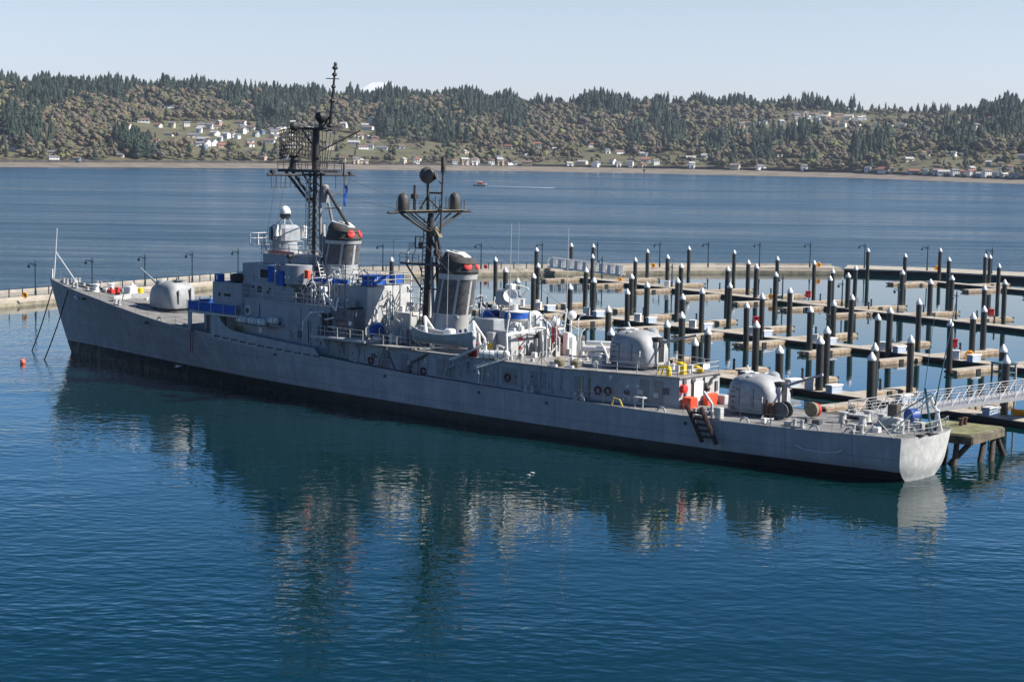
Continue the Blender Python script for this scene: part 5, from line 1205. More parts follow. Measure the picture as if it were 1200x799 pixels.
# torpedo tubes (triple mount, starboard), ropes, small white fittings
for k in range(3):
    m = MB(); m.lathe((87.2, 2.6 + .62 * k - (.0), 7.35 + (.45 if k == 1 else 0)), [(.27, 0), (.3, .1), (.3, 2.9), (.27, 3.1)], 12, ax=(.93, .35, .02)); link('torpedo_tube', m, WHITE if k != 1 else CANI, ship, True)
m = MB(); m.cbox(87.8, 89.6, 2.6, 4.6, 6.5, 7.1, .1); link('tube_mount', m, GREYL, ship)
m = MB(); m.tube([(90.2, 3.0, 6.5), (89.6, 3.1, 7.4), (89.0, 3.2, 8.0)], .1).tube([(86.6, 2.8, 6.5), (86.9, 2.9, 7.5)], .1); link('tube_support', m, WHITE, ship)
clutter(14, 84, 92.5, -4.8, 2.6, 6.5, .5, (GREYL, WHITE, CANI)); clutter(7, 98.6, 102.6, -2.5, 2.5, 6.5, .8, (GREYL, WHITE, CANI)); clutter(10, 88, 94, -4.4, 4.4, 6.5, .35)
m = MB()
for x0_ in (84.3, 86.2, 88.9): m.tube([(x0_, -5.6, 7.5), (x0_ + .1, -5.6, 6.55)], .035).tube([(x0_, -5.6, 7.4), (x0_ - .7, -5.4, 6.5)], .025).tube([(x0_, -5.6, 7.4), (x0_ + .8, -5.4, 6.5)], .025)
link('stay', m, DARKG, ship)
rail([(93.2, -5.35, 6.5), (103.1, -3.2, 6.5), (103.1, 3.2, 6.5), (93.2, 5.35, 6.5)], sp=2.2, r=.035, h=1.0); rail([(84.5, 5.7, 6.5), (92, 5.7, 6.5), (93.2, 5.35, 6.5)], sp=2.2, r=.03, h=1.0)
for x, y in ((90.6, -4.9), (92.3, -4.5)):
    m = MB(); m.lathe((x, y, 6.5), [(.42, 0), (.55, .25), (.5, .6), (.2, .8)], 14); link('canvas_bundle', m, KHAKI, ship, True)
    m = MB(); m.cbox(x - .5, x + .2, y - .75, y - .45, 6.5, 6.7, .03); link('chock_plate', m, WHITE, ship)
m = MB(); m.cbox(93.0, 94.2, -3.2, -2.2, 6.5, 7.7, .15); link('ready_locker', m, GREY, ship); m = MB(); m.lathe((93.8, -3.45, 6.9), [(.3, 0), (.3, .1)], 14, ax=(0, -1, 0)); link('white_disc', m, WHITE, ship)
m = MB(); m.lathe((91.5, 3.8, 6.5), [(.45, 0), (.5, .5), (.35, 1.0), (.1, 1.1)], 10); link('orange_cover', m, ORANGE, ship, True)
# marks, doors, pipes and fittings on the long side wall
def wally(x): return -5.752 if x <= 92 else -(5.75 - (x - 91.9) * 2.6 / 11.3) - .003
def wall_item(name, x0, x1, z0, z1, mt, t=.05):
    m = MB(); ya, yb = wally(x0), wally(x1)
    m.add([(x0, ya, z0), (x1, yb, z0), (x1, yb, z1), (x0, ya, z1), (x0, ya - t, z0), (x1, yb - t, z0), (x1, yb - t, z1), (x0, ya - t, z1)], [(0, 3, 2, 1), (4, 5, 6, 7), (0, 1, 5, 4), (1, 2, 6, 5), (2, 3, 7, 6), (3, 0, 4, 7)]); link(name, m, mt, ship)
for x in (70.5, 76.5, 81.0, 99.5, 100.9): wall_item('door', x, x + .85, 4.3 if x < 90 else 3.95, 6.0, mat('dark grey door', (.20, .205, .21), .6, .1, 2), .06)
for x in (74.0, 77.7, 83.5, 86.6, 90.4, 97.2): wall_item('pipe', x, x + .09, 4.0, 6.2, GREY, .09)
wall_item('pipe', 92.4, 97.5, 5.85, 5.97, GREY, .1); wall_item('pipe', 93.7, 93.78, 3.9, 5.8, YEL, .06); wall_item('pipe', 94.5, 94.58, 3.9, 5.8, mat('olive pipe', (.16, .14, .04), .8, .2, 3), .06)
for x, z in ((95.4, 4.7), (96.4, 4.7), (71.8, 4.6), (73.6, 4.5), (66.0, 4.9), (84.9, 4.95)):
    m = MB(); yy = wally(x) - .1 if x > 62 else -5.35; pts = [(x + .33 * math.cos(a), yy, z + .33 * math.sin(a)) for a in [2 * math.pi * k / 10 for k in range(11)]]; m.tube(pts, .10, 6); link('hose_reel', m, mat('dark red hose', (.10, .018, .018), .7, .3, 4), ship)
for x, z in ((98.2, 5.2), (97.9, 4.4), (99.2, 5.3), (99.25, 4.7), (99.2, 4.1), (97.8, 4.0)): wall_item('white_marker', x, x + .16, z, z + .2, CANI, .03)
wall_item('orange_tag', 97.1, 97.35, 5.7, 6.0, ORANGE, .06); wall_item('white_tag', 96.5, 96.8, 5.8, 6.2, WHITE, .06)
for x in (60.6, 66.8, 68.5, 79.0, 80.5, 86, 88, 63.2): rings(x, -5.752 if x > 62.6 else -5.2, 5.3 + .15 * math.sin(x * 7), .09, BLACK, 'porthole')
wall_item('panel', 64.0, 64.06, 4.3, 6.3, GREY, .1); wall_item('panel', 90.6, 91.6, 4.4, 6.2, GREY, .12); wall_item('panel', 88.9, 89.0, 3.9, 6.3, GREY, .1)
wall_item('canvas_bundle', 78.2, 79.8, 4.9, 6.1, mat('grey tarpaulin', (.24, .25, .27), .9, .15, 2, bump=.05), .3)
# port side opening under the wing: doors, yellow stretcher
m = MB(); m.box(38.2, 38.9, -4.98, -4.91, 5.6, 7.5); link('door', m, DARKG, ship); m = MB(); m.box(40.6, 41.6, -4.98, -4.91, 5.7, 7.6); link('door', m, DARKG, ship)
m = MB(); m.box(40.1, 40.22, -5.1, -4.95, 5.7, 7.6); link('pipe', m, YEL, ship); m = MB(); m.box(43.6, 44.9, -5.32, -5.21, 5.9, 7.7); link('bulletin_board', m, KHAKI, ship)
for i, x in enumerate((44.3, 47.6, 52.5, 54.0, 56.5)):
    m = MB(); m.box(x, x + .6, -5.28, -5.205, 6.0 + .3 * (i % 2), 6.7 + .3 * (i % 2)); link('wall_box', m, [GREYL, CANI, GREY, DARKG, GREY][i], ship)
m = MB(); m.box(50.1, 51.9, -5.9, -5.21, 7.3, 7.4).box(45.2, 50.2, -6.3, -5.21, 7.05, 7.15); link('raft_shelf', m, GREY, ship)
m = MB()
for x in (54.4, 56.0, 57.2): m.box(x, x + .08, -5.27, -5.205, 5.2, 9.6)
for z in (7.6, 7.95, 8.3): m.box(52.4, 56.0, -5.27, -5.205, z, z + .07)
link('wall_piping', m, GREY, ship)
m = MB(); m.box(56.0, 57.6, -5.25, -5.205, 8.0, 9.4); link('hatch', m, GREY, ship)
# triangular braces and accommodation struts amidships
m = MB(); m.tube([(68.9, -6.5, 6.6), (70.6, -6.75, 4.3)], .10); link('strut', m, DARKG, ship)
for x0_, x1_ in ((74.2, 72.2), (80.2, 77.2)):
    m = MB(); m.tube([(x0_, -5.8, 6.3), (x1_, -6.2, 5.2), (x1_ - .2, -6.4, 4.2)], .13); link('davit_strut', m, DARKG if x0_ < 76 else GREY, ship)
# ladders against the wall, main deck stanchions
ladder((81.9, -6.0, 4.0), (82.1, -5.95, 6.4), .7, GREYL); ladder((67.6, -6.1, 4.3), (68.4, -6.0, 6.6), .6, KHAKI); ladder((72.6, -6.1, 4.1), (72.6, -6.0, 5.9), .5, GREYL)

def tangle(n, x0, x1, y0, y1, z0, z1, mats=(GREYL, WHITE, DARKG), r=.05):
    for i in range(n):
        p = Vector((rr.uniform(x0, x1), rr.uniform(y0, y1), rr.uniform(z0, z1))); pts = [p]
        for k in range(rr.choice((2, 3, 3))):
            d = Vector((rr.uniform(-1, 1), rr.uniform(-.7, .7), rr.uniform(-1.3, 1.3))); q = pts[-1] + d
            q = Vector((min(x1, max(x0, q.x)), min(y1, max(y0, q.y)), min(z1, max(z0, q.z)))); pts.append(q)
        m = MB(); m.tube(pts, r * rr.uniform(.7, 1.4), 5)
        b = pts[0].copy(); b.z = z0; m.cyl(b, pts[0] + Vector((0, 0, .01)), r * .8, n=5)
        link('pipework', m, rr.choice(mats), ship)
tangle(26, 53.6, 58.5, -4.9, -3.4, 10.0, 12.8); tangle(20, 56.5, 61.5, -3.2, -1.8, 12.2, 13.8, (WHITE, GREYL, CANI, DARKG)); tangle(16, 51.5, 54.5, -3.0, 1.5, 13.8, 15.6, (WHITE, GREYL, DARKG))
tangle(26, 63.2, 68.5, -3.5, 3.8, 6.6, 12.6, (WHITE, CANI, GREYL, DARKG)); tangle(20, 81.5, 86.0, -1.0, 4.4, 6.6, 10.6, (WHITE, CANI, GREYL, DARKG), .06); tangle(12, 75.8, 78.6, -2.5, 2.0, 9.0, 12.0, (WHITE, CANI, BLACK)); tangle(14, 57.5, 62, -5.4, -5.0, 7.0, 9.6, (GREY, DARKG, GREYL), .04)
for x in list(np.arange(63.6, 91, 1.15)) + list(np.arange(93, 102.6, 1.3)):
    x = float(x) + rr.uniform(-.3, .3); k = rr.random(); z = rr.uniform(4.3, 5.4)
    if k < .45: wall_item('junction_box', x, x + rr.uniform(.2, .5), z, z + rr.uniform(.25, .6), rr.choice((GREY, DARKG, GREYL, GREY)), .14)
    elif k < .75: wall_item('conduit', x, x + .06, z - .6, 6.2, GREY, .07)
    else: wall_item('recess_panel', x, x + .9, 4.3, 5.9, mat('shaded panel grey', (.21, .215, .225), .7, .12, 2), .03)
wall_item('long_pipe', 63.0, 91.5, 6.05, 6.15, GREY, .10)
for x in np.arange(44.5, 62, 1.6):
    x = float(x); k = rr.random(); z = rr.uniform(5.6, 8.6); m = MB()
    if k < .5: m.box(x, x + .35, -5.34, -5.205, z, z + .45)
    else: m.box(x, x + .07, -5.28, -5.205, z - 1.0, min(9.7, z + 1.4))
    link('wall_fitting', m, rr.choice((GREY, DARKG, GREY)), ship)
for x in np.arange(44.6, 52, 1.2):
    x = float(x); m = MB(); z = rr.uniform(10.6, 12.8); m.box(x, x + rr.uniform(.1, .4), -4.6, -4.505, z, z + rr.uniform(.2, .7)); link('wall_fitting', m, rr.choice((GREY, DARKG, GREYL)), ship)
# aerial wires between the masts
for a, b in (((51, -3.5, 23.6), (68.6, -3.5, 20.3)), ((51, 3.5, 23.6), (68.6, 3.5, 20.3)), ((53.6, 0, 31.0), (70.1, .2, 24.0)), ((50.8, -5.5, 23.5), (47.2, -4.6, 14.0)), ((50.8, -4.2, 23.5), (48.4, -4.6, 14.0)), ((50.9, 5.2, 23.5), (48, 4.6, 14)), ((69.0, -4.8, 20.1), (80.5, -2.8, 10.2)), ((69, 3.8, 20.1), (83.6, 4.2, 11))):
    m = MB(); A_, B_ = Vector(a), Vector(b); m.tube([A_.lerp(B_, k / 8) - Vector((0, 0, .5 * math.sin(math.pi * k / 8))) for k in range(9)], .018, 4); link('aerial_wire', m, DARKG, ship)

# ---------------- gun turrets
def turret(x, z, rz, elev, roof_k):
    g = empty('gun_turret', (x, 0, z), rz); g.parent = ship
    # local +x is the muzzle side
    def ring(zz, x0, x1, hy, n=32, p=.5):
        cx, a = (x0 + x1) / 2, (x1 - x0) / 2; out = []
        for i in range(n):
            t = 2 * math.pi * i / n; out.append((cx + a * math.copysign(abs(math.cos(t)) ** p, math.cos(t)), hy * math.copysign(abs(math.sin(t)) ** p, math.sin(t)), zz))
        return out
    prof = [(.22, -2.45, 2.2, 1.85), (.5, -2.55, 2.35, 2.0), (1.7, -2.5, 2.3, 2.02), (2.5, -2.4, 2.0, 1.95), (2.95, -2.2, 1.6, 1.75), (3.25, -1.85, 1.1, 1.4), (3.38, -1.4, .5, 1.0), (3.42, -.9, 0, .6)]
    rs = [ring(zz, a, b, h, p=.42 if zz < 2.6 else .55) for zz, a, b, h in prof]; n = 32
    vs = [p for r_ in rs for p in r_]; fs = []
    for k in range(len(rs) - 1):
        for i in range(n): j = (i + 1) % n; fs.append((k * n + i, k * n + j, (k + 1) * n + j, (k + 1) * n + i))
    fs += [tuple(range(n - 1, -1, -1)), tuple((len(rs) - 1) * n + i for i in range(n))]
    m = MB(); m.add(vs, fs); link('gun_house', m, mat('turret grey', (0.31, 0.32, 0.33), .6, .16, 1, streak=.2, bump=.03, bscale=1.6), g, True)
    m = MB(); m.lathe((-.1, 0, 0), [(2.1, -.3), (2.1, .0), (1.85, .02), (1.85, .23)], 28); link('base_ring', m, DARKG, g, True)
    m = MB(); m.box(1.2, 2.42, -.42, .42, .62, 2.9); link('gun_slot', m, BLACK, g)
    m = MB(); m.box(1.6, 2.5, -.62, -.43, .5, 2.5).box(1.6, 2.5, .43, .62, .5, 2.5).box(1.8, 2.52, -.6, .6, .3, .6); link('slot_cheek', m, GREYL, g)
    c, s_ = math.cos(elev), math.sin(elev); P0 = Vector((1.6, 0, 2.25)); d_ = Vector((c, 0, s_))
    m = MB(); m.cyl(P0 - d_ * .4, P0 + d_ * 1.5, .24, .19, n=14).cyl(P0 + d_ * 1.5, P0 + d_ * 4.9, .135, .095, n=14).cyl(P0 + d_ * 4.9, P0 + d_ * 5.05, .12, n=12); link('barrel', m, GREY, g, True)
    for yy, rr_, hh in ((1.15, .62, .72), (-1.1, .38, .35)):
        m = MB(); m.lathe((.55 if yy > 0 else -.4, yy, 2.7 if yy > 0 else 2.95), [(rr_ * 1.15, 0), (rr_, hh * .6), (rr_ * .85, hh), (rr_ * .4, hh * 1.25), (.03, hh * 1.3)], 16); link('sight_dome', m, GREY if yy > 0 else GREYL, g, True)
    m = MB(); m.box(-1.9, -1.3, -.5, .7, 3.44, 3.55).tube([(-1.5, .5, 3.4), (-1.9, .6, 4.0)], .06).box(-1.0, -.4, -.3, .3, 3.44, 3.52); link('roof_fitting', m, DARKG if roof_k else CANI, g)
    m = MB()
    for dz in (.55, 1.0, 1.45, 1.9): m.tube([(-1.75, -2.06, dz), (-1.35, -2.07, dz)], .035)
    for dx_, dz in ((-1.6, 2.2), (-1.2, 2.1), (-1.5, .35)): m.box(dx_, dx_ + .12, -2.09, -1.98, dz, dz + .1)
    link('rung', m, DARKG, g)
    m = MB(); m.box(-2.62, -2.54, -.9, -.72, .7, 2.6).box(-2.60, -2.5, .9, 1.02, .8, 2.4); link('door_edge', m, RECESS, g)
    m = MB(); m.rail([(-1.9, -2.2, .25), (1.6, -2.2, .25)], h=.55, sp=1.7, r=.03, bars=(1.0,)); m.box(-1.9, 1.6, -2.25, -2.15, .2, .26); link('foot_rail', m, GREY, g)
    m = MB(); m.box(1.5, 1.58, -2.06, -1.9, 1.2, 1.7); link('handle', m, WHITE, g)
    m = MB()
    for xx in (-.9, .6): m.box(xx, xx + .03, -2.045, -2.0, .6, 2.3)
    m.tube([(-2.1, -2.02, 1.5), (1.7, -2.045, 1.5)], .014, 4); link('panel_seam', m, DARKG, g)
    m = MB(); m.box(-.2, .45, -2.05, -2.0, .8, 1.7); link('side_hatch', m, GREY, g)
    return g
turret(25.3, 7.05, math.pi, rad(27), 1)
turret(96.3, 6.6, 0, rad(14), 0)
turret(109.9, 3.75, 0, rad(20), 0)
m = MB(); m.lathe((25.4, 0, 6.7), [(2.5, 0), (2.5, .3)], 28); link('barbette', m, DARKG, ship, True)

# ---------------- quarterdeck
block('vertical_locker', GREYL, 103.6, 104.6, 2.1, 3.0, 3.68, 4.5)
m = MB(); m.prism([(103.262, -.9), (103.32, -.9), (103.32, .5), (103.262, .5)], 'z', 4.1, 5.9); link('door', m, WHITE, ship)
m = MB(); m.box(103.27, 103.34, -1.25, -.95, 3.9, 5.9).box(103.27, 103.36, .55, .7, 3.9, 6.2); link('door_frame', m, BLACK, ship)
m = MB(); m.lathe((103.28, -2.75, 5.45), [(.38, 0), (.38, .42), (.3, .46)], 16, ax=(1, 0, 0)); link('fire_bell', m, REDM, ship, True)
m = MB()
for y, z, w_, h in ((-2.6, 5.8, .4, .5), (-1.3, 5.9, .5, .3), (.9, 5.2, .3, .5), (1.6, 5.5, .25, .3), (2.4, 4.8, .3, .9), (-2.4, 4.3, .25, .8)): m.box(103.27, 103.4, y, y + w_, z, z + h)
link('wall_fitting', m, DARKG, ship)
m = MB(); m.tube([(103.4, 1.0, 5.2), (103.5, 1.9, 6.2), (103.5, 2.8, 6.3)], .09).lathe((103.35, 1.0, 4.9), [(.28, 0), (.32, .3), (.2, .5)], 10); link('vent_pipe', m, BLACK, ship)
for y0_, y1_, xe_ in ((-2.9, -1.8, 104.4), (.3, 1.9, 104.0)):
    m = MB(); m.cbox(103.45, xe_, y0_, y1_, 3.68, 4.7, .04); link('red_locker', m, ORANGE, ship)
# yellow fittings at the after end of the 01 deck
for x, y in ((101.3, -2.9), (102.1, -1.0), (102.4, 1.2)):
    m = MB()
    if y < -2: m.tube([(x - .7, y, 6.52), (x - .5, y, 7.25), (x + .6, y, 7.3), (x + .8, y, 6.6)], .11).cbox(x + .4, x + .8, y - .2, y + .2, 6.52, 7.2, .05).tube([(x - .2, y, 6.55), (x, y, 7.3)], .08)
    else: m.cbox(x - .25, x + .25, y - .25, y + .25, 6.51, 7.5 if y < 0 else 7.0, .06).lathe((x - .4, y, 7.3 if y < 0 else 6.8), [(.28, 0), (.28, .3)], 10)
    link('yellow_vent', m, YEL, ship, True)
m = MB(); m.box(103.15, 103.19, .6, 1.6, 6.9, 7.4); link('notice_board', m, WHITE, ship)
m = MB(); m.tube([(97.9, -6.1, 3.7), (98.2, -6.2, 4.4), (98.9, -6.2, 4.3), (99.2, -6.15, 3.7)], .09); link('yellow_hose_arch', m, mat('yellow hose', (.5, .38, .12), .8, .2, 3), ship, True)
m = MB()
for a in (0, .9): m.tube([(100.4 + a, -5.9, 3.7), (100.4 + a, -5.9, 4.65), (101.2, -5.5, 4.7)], .07)
m.box(100.3, 101.4, -6.0, -5.4, 4.62, 4.7); link('reel_stand', m, GREYL, ship)
# winch, reels and covers near the stern
m = MB()
for yy in (-1.9, -1.1): m.prism([(113.2 + .85 * math.cos(a), 4.45 + .75 * math.sin(a)) for a in [2 * math.pi * k / 14 for k in range(14)]], 'y', yy, yy + .12)
m.cyl((113.2, -1.85, 4.45), (113.2, -1.05, 4.45), .4, n=12); link('hawser_reel', m, DARKG, ship)
m = MB(); m.cbox(111.6, 112.7, -2.2, -1.0, 3.66, 5.0, .1).box(112.0, 112.2, -2.3, -2.2, 3.66, 5.3); link('winch', m, RUST, ship)
m = MB(); m.cbox(111.2, 112.4, -.2, .9, 3.66, 4.6, .25); link('hatch_cover', m, mat('white tarp', (.72, .7, .68), .8, .06, 2, bump=.06), ship)
m = MB(); m.cyl((114.6, .9, 4.4), (114.6, 1.3, 4.4), .65, n=16); link('cable_reel', m, KHAKI, ship); m = MB(); m.cyl((114.7, 1.35, 4.35), (114.7, 1.6, 4.35), .6, n=16); link('red_reel', m, REDM, ship)
for x, y in ((118.0, .6), (120.2, .2), (121.0, 2.0), (123.0, .9), (119.0, 3.0)):
    m = MB(); m.lathe((x, y, 3.66), [(.42, 0), (.34, .12), (.30, .75), (.42, .85), (.42, .98)], 14); link('bollard', m, GREYL, ship, True)
m = MB(); m.cbox(121.2, 123.2, 1.3, 2.1, 3.72, 4.5, .15); link('rope_locker', m, GREYL, ship)
m = MB(); m.cbox(121.0, 121.9, 2.9, 3.7, 3.72, 5.4, .04); link('dark_locker', m, mat('umber locker', (.08, .065, .05), .8, .2, 2), ship)
m = MB(); m.lathe((122.9, 3.1, 4.55), [(.2, 0), (.62, .02), (.62, .85), (.2, .9)], 20, ax=(.35, .94, 0)); link('blue_drum', m, mat('blue plastic', (.02, .07, .30), .5, .1, 3), ship, True)
clutter(14, 115.5, 125.5, -3.2, 3.2, 3.72, .5, (GREYL, WHITE, DARKG)); clutter(9, 106, 108, -4, -2.8, 3.66, .35); clutter(8, 124.8, 126.3, -1, 3.0, 3.8, .8, (DARKG, TEAL, GREYL)); clutter(7, 112, 117, -4.4, -3.4, 3.62, .5, (WHITE, GREYL))
# ensign staff and stern A frame
m = MB(); m.tube([(126.5, .6, 3.8), (125.6, .9, 7.4)], .10).tube([(122.6, -2.6, 3.85), (126.1, 1.0, 7.0)], .06).tube([(124.4, -2.6, 3.85), (126.3, 1.1, 6.9)], .06).cyl((126.4, 1.2, 6.0), (127.4, 2.2, 14.6), .07, .03); link('stern_sheer_legs', m, TEAL, ship)
m = MB(); m.tube([(126.7, 1.9, 3.8), (126.5, 1.6, 5.2), (126.0, 1.2, 6.6)], .13).tube([(126.1, 1.9, 3.9), (126.5, 1.6, 5.6)], .18); link('stern_frame', m, WHITE, ship)
m = MB(); m.cyl((125.0, 1.3, 4.0), (125.6, 2.0, 13.5), .04, .02); link('whip_aerial', m, TEAL, ship)
m = MB(); m.tube([(123.0, -4.15, 3.7), (124.2, -4.1, 5.0), (125.6, -4.0, 3.7)], .05); link('rail_frame', m, GREYL, ship)
m = MB(); m.box(126.6, 127.12, -2.2, -1.6, 3.83, 3.93).box(126.75, 127.25, -.9, -.3, 3.84, 3.94); link('fairlead', m, BLACK, ship)
# hull side details: white draft tube arc, anchor, small marks
m = MB(); m.tube([(117.2, -5.38, 2.3), (117.8, -5.3, 2.05), (119.6, -5.1, 1.95), (121.0, -4.95, 2.1), (121.3, -4.93, 2.3)], .05); link('hull_pipe', m, CANI, ship)
m = MB(); m.tube([(9.3, -2.75, 7.6), (10.3, -2.95, 7.4)], .14); m.tube([(9.6, -2.8, 7.75), (9.9, -2.9, 7.3)], .1); link('hawse_fitting', m, WHITE, ship)
m = MB()
for x in (12, 28, 52, 69, 82, 90.5, 106): m.box(x, x + .25, -hb(x) - .06, -hb(x) + .3, zd(x) - .75, zd(x) - .45)
link('overboard_discharge', m, DARKG, ship)
m = MB()
for x in (22.5,): 
    for k in range(5): m.box(x, x + .22, -(hb(x) * .0 + 2.05 + .0) - .25 - .24 * k, -2.0 - .24 * k, .6 + .5 * k, .75 + .5 * k)
DRAFT = m

# ================================================================== things carried by the ship
# whaleboat in its davits
def ob(name, label, cat, x, y, z, rz=0.0, group=None):
    o = empty(name, sw(x, y, z), STH + rz); tag(o, label, cat, group); return o
o = ob('whaleboat', 'grey ship boat hanging in white davits beside the aft funnel', 'boat', 72.4, -5.9, 7.35)
m = MB(); boat_mesh(m, 8.2, 2.3, 1.15); link('hull', m, mat('boat grey paint', (0.34, 0.36, 0.37), .5, .1, 1.5), o, True)
m = MB(); pts = []
for i in range(15):
    t = i / 14; w_ = 1.17 * (math.sin(math.pi * min(1, .08 + t * .92)) ** .55 if t < .98 else .25); pts.append((t * 8.2, -w_, 1.15 * (1 + .45 * (2 * t - 1) ** 2) + .02))
m.tube(pts, .06, 6).tube([(p[0], -p[1], p[2]) for p in pts], .06, 6); link('gunwale', m, WHITE, o)
m = MB(); m.box(1.0, 3.6, -.9, .9, .85, .95).box(4.0, 6.8, -1.0, 1.0, .75, .85); link('thwart', m, GREYL, o)
m = MB(); m.cbox(4.4, 5.4, -.5, .4, .86, 1.7, .12); link('engine_box', m, WHITE, o)
for k, x in enumerate((73.3, 79.9)):
    m = MB(); m.tube([(x, -4.4, 6.5), (x - .1, -4.5, 9.0), (x - .3, -5.1, 9.9), (x + .9, -6.1, 9.3 - .9)], .16, 8).tube([(x, -4.4, 6.5), (x + .9, -4.6, 8.2), (x - .2, -4.7, 9.4)], .12, 6).cyl((x + .5, -5.9, 8.9), (x + .3, -6.0, 8.3), .05); link('boat_davit', m, WHITE, ship, True)
m = MB(); m.tube([(72.4, -6.1, 8.6), (73.4, -6.9, 7.7), (74.9, -7.1, 7.0), (75.6, -6.9, 7.2), (76.2, -7.0, 7.8)], .045); link('boat_fall', m, ROPE, ship)
m = MB()
for i in range(8): x = 73.6 + i * .7; m.cbox(x, x + .22, -3.7, -3.5, 7.6, 8.6 + .15 * (i % 3), .03)
link('blue_cover_row', m, BLUE, ship)
# boat boom aft of the boat
m = MB(); m.cyl((78.3, -7.0, 6.15), (81.4, -5.5, 7.8), .10).cyl((78.6, -6.7, 6.2), (81.8, -5.2, 8.0), .08); link('boom', m, CANI, ship)
# liferaft canisters
def canister(x, y, z, rz, label, r=.42, l=1.35):
    o = ob('liferaft_canister', label, 'liferaft', x, y, z, rz, 'liferaft canisters on the ship')
    m = MB(); m.lathe((-l / 2, 0, 0), [(r * .55, 0), (r * .9, .1), (r, .25), (r, l - .25), (r * .9, l - .1), (r * .55, l)], 16, ax=(1, 0, 0)); link('shell', m, CANI, o, True)
    m = MB()
    for dx_ in (-.3, .3): m.lathe((dx_ - .03, 0, 0), [(r + .015, 0), (r + .015, .06)], 16, ax=(1, 0, 0))
    link('strap', m, DARKG, o); return o
canister(45.6, -5.95, 7.62, .1, 'white liferaft canister on the forward side shelf, leftmost of the forward ones'); canister(47.2, -5.85, 7.6, -.1, 'white liferaft canister on the forward side shelf, second from the left of the forward ones')
canister(48.9, -6.0, 7.6, .15, 'white liferaft canister on the forward side shelf, third from the left of the forward ones'); canister(50.6, -5.75, 7.85, .1, 'white liferaft canister on the forward side shelf, rightmost of the forward ones')
canister(82.3, -5.9, 6.95, .5, 'white liferaft canister on the tilted rack aft of the boat, nearer the edge', .42, 1.7); canister(83.5, -5.2, 7.0, .5, 'white liferaft canister on the tilted rack aft of the boat, farther inboard', .40, 1.6)
m = MB(); m.cyl((81.9, -6.9, 5.7), (84.8, -5.6, 6.75), .09).cyl((81.2, -6.6, 5.8), (84.0, -5.2, 6.7), .07).tube([(81.9, -6.9, 5.7), (82.1, -6.8, 5.0), (82.0, -6.8, 4.2)], .05); link('raft_rack', m, CANI, ship)
m = MB(); m.tube([(80.6, -5.3, 6.5), (80.7, -5.3, 8.0), (81.1, -5.3, 7.2), (81.5, -5.3, 8.1), (81.6, -5.3, 6.6)], .12); link('rack_frame', m, WHITE, ship)
m = MB(); m.tube([(82.4, -4.6, 6.5), (82.4, -4.6, 7.8), (83.2, -4.5, 7.6)], .1); link('rack_frame', m, WHITE, ship)
m = MB(); m.cbox(79.4, 80.4, -5.6, -4.9, 6.52, 7.9, .1); link('red_stowage', m, mat('dark red canvas', (.18, .015, .02), .9, .3, 3), ship)
# brown wooden ladders hung over the side
def hung_ladder(name, label, x0, ztop, x1, zbot, yout, wid, mt, n=7, cat='ladder', thick=.11):
    o = ob(name, label, cat, x0, -(hb(x0)) - yout, ztop)
    dx_, dz = x1 - x0, zbot - ztop; m = MB()
    for a in (0, wid): m.cyl((a, 0, 0), (a + dx_, -.25, dz), thick, n=6)
    link('stile', m, mt, o); m = MB()
    for i in range(1, n): t = i / n; m.cyl((dx_ * t, -.25 * t, dz * t), (dx_ * t + wid, -.25 * t, dz * t), thick * .55, n=5)
    link('rung', m, mt, o)
hung_ladder('fender_ladder', 'dark brown timber fender rack leaning over the side by the red lockers', 106.4, 4.55, 108.3, 1.6, .15, 1.5, BROWN, 6, 'ladder', .20)
hung_ladder('boarding_ladder', 'thin dark red ladder hanging down the hull under the bridge wing', 37.6, 6.5, 37.8, 3.4, .1, .42, mat('dark red ladder', (.16, .05, .05), .8, .2, 3), 10, 'ladder', .05)
o = ob('davit_crane', 'short white deck davit beside the fender rack on the quarterdeck', 'davit', 108.3, -5.1, 3.6)
m = MB(); m.tube([(0, 0, 0), (0, 0, 1.2), (-.9, 0, 2.2)], .12, 8); link('post', m, CANI, o); m = MB(); m.cbox(.5, 1.1, -.3, .3, 0.02, 1.0, .05); link('winch_box', m, GREYL, o)

# mooring chains at the bow
CH = mat('wet dark chain', (0.03, 0.03, 0.032), .7, .3, 3)
for i, (a, b, l) in enumerate((((1.2, -.6, 8.0), (-.5, -2.8, -.4), 'dark mooring chain from the bow tip to the water, left one'), ((6.8, -2.0, 8.2), (9.2, -7.4, -.4), 'dark mooring chain from the port hawse to the water, right one'))):
    A_, B_ = sw(*a), sw(*b); m = MB(); pts = []
    for k in range(21): t = k / 20; p = A_.lerp(B_, t); p.z -= .45 * math.sin(math.pi * t); pts.append(p)
    m.tube(pts, .085, 6); o = link('mooring_chain', m, CH); tag(o, l, 'chain')
o = empty('mooring_buoy', (-59.3, 214.0, 0)); m = MB(); m.ball((0, 0, .2), .33, 14, sz=1.2); link('float', m, mat('salmon buoy', (.85, .16, .10), .5, .1, 3), o, True); m = MB(); m.cyl((0, 0, .57), (0, 0, .78), .05); link('eye', m, DARKG, o); tag(o, 'small red round buoy floating left of the bow', 'buoy')

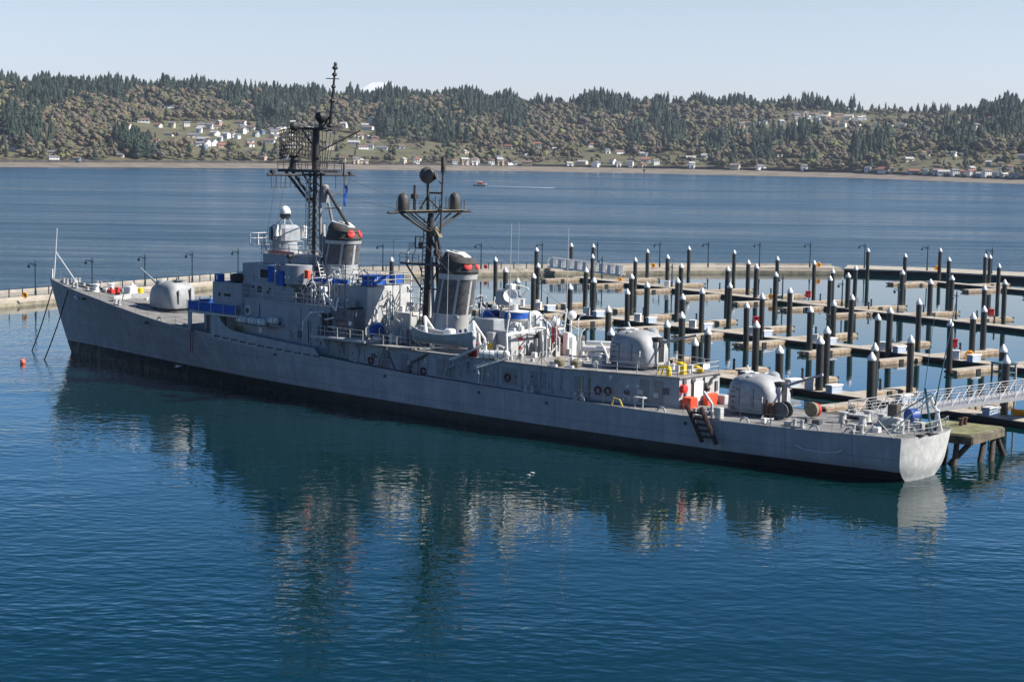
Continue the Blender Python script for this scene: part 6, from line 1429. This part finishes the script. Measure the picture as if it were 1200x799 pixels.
# gulls
def gull(p, rz, s, flying, label):
    o = empty('gull', p, rz); m = MB()
    m.lathe((-.28 * s, 0, .12 * s), [(.015 * s, 0), (.06 * s, .1 * s), (.10 * s, .25 * s), (.085 * s, .4 * s), (.05 * s, .48 * s), (.065 * s, .54 * s), (.05 * s, .6 * s), (.012 * s, .7 * s)], 10, ax=(1, 0, .12))
    if flying:
        for sg in (-1, 1): m.add([(0, sg * .05 * s, .2 * s), (.16 * s, sg * .07 * s, .2 * s), (.10 * s, sg * .45 * s, .34 * s), (-.04 * s, sg * .42 * s, .33 * s), (-.14 * s, sg * .85 * s, .22 * s), (.0, sg * .45 * s, .31 * s)], [(0, 1, 2, 3), (3, 2, 4), (3, 5, 4)])
    else:
        for sg in (-1, 1): m.add([(-.3 * s, sg * .03 * s, .2 * s), (.1 * s, sg * .11 * s, .2 * s), (-.05 * s, sg * .12 * s, .1 * s)], [(0, 1, 2)])
    link('body', m, WHITE, o, True); m = MB(); m.cyl((.42 * s, 0, .20 * s), (.5 * s, 0, .19 * s), .018 * s, .006 * s, n=5); link('beak', m, YEL, o); tag(o, label, 'gull')
gull((-38.2, 201.6, 1.3), rad(30), 1.1, True, 'white gull flying low in front of the dark hull near the bow'); gull((1.9, 144.9, 0), rad(160), .62, False, 'small white gull resting on the water in front of the ship'); gull((15.5, 73.0, 0), rad(20), .5, False, 'tiny gull on the foreground water')
gull((1.6, 144.0, 0), rad(170), .5, False, 'smaller greyer gull beside the one resting in front of the ship')

# distant motor boat and wake
o = empty('motor_boat', (-22.5, 1440, 0), rad(176)); m = MB(); boat_mesh(m, 11, 3.4, 1.5); link('hull', m, WHITE, o, True)
m = MB(); m.cbox(3.2, 7.4, -1.3, 1.3, 1.2, 3.2, .2); link('cabin', m, mat('red cabin', (.5, .08, .06), .6, .1, 2), o); m = MB(); m.cbox(4.0, 6.8, -1.0, 1.0, 3.22, 3.7, .15); link('roof', m, WHITE, o)
m = MB(); m.box(3.15, 3.19, -1.0, 1.0, 2.2, 2.9); link('windscreen', m, GLASS, o); tag(o, 'small white and red motor boat speeding on the far water', 'boat')
FOAM = mat('white foam', (.75, .77, .78), .9, .1, .3)
m = MB(); 
for i in range(26):
    x = -21 + i * 2.0; y = 1440 - i * 1.5; wv = 1.1 + .1 * i * rr.uniform(.3, 1.2); m.add([(x, y - wv, .06), (x + 2.6, y - 1.5 - wv * .9, .06), (x + 2.6, y - 1.5 + wv * .9, .12), (x, y + wv, .12)], [(0, 1, 2, 3)])
o = link('boat_wake', m, FOAM); tag(o, 'white wake behind the far motor boat', 'wake', kind='stuff')
# channel marker
o = empty('channel_marker', (163, 2250, 0)); m = MB(); m.cyl((0, 0, -2), (0, 0, 9), .5, n=8); link('post', m, DARKG, o); m = MB(); m.box(-1.4, 1.4, -.2, .2, 7, 10); link('board', m, GRN, o); tag(o, 'dark channel marker post in the far water near the beach', 'marker')

# ---------------- thin spring haze over the inlet
HB_ = MB(); HB_.box(-3500, 3500, -700, 5300, -3.5, 260)
hm = bpy.data.materials.new('haze'); hm.use_nodes = True; hn_ = hm.node_tree
hn_.nodes.remove(hn_.nodes['Principled BSDF']); pv = hn_.nodes.new('ShaderNodeVolumePrincipled')
pv.inputs['Color'].default_value = (0.72, 0.83, 1.0, 1); pv.inputs['Density'].default_value = 0.000035; pv.inputs['Anisotropy'].default_value = 0.2
hn_.links.new(pv.outputs[0], hn_.nodes['Material Output'].inputs['Volume'])
tag(link('haze', HB_, hm), 'thin pale haze over the inlet', 'haze', kind='stuff')
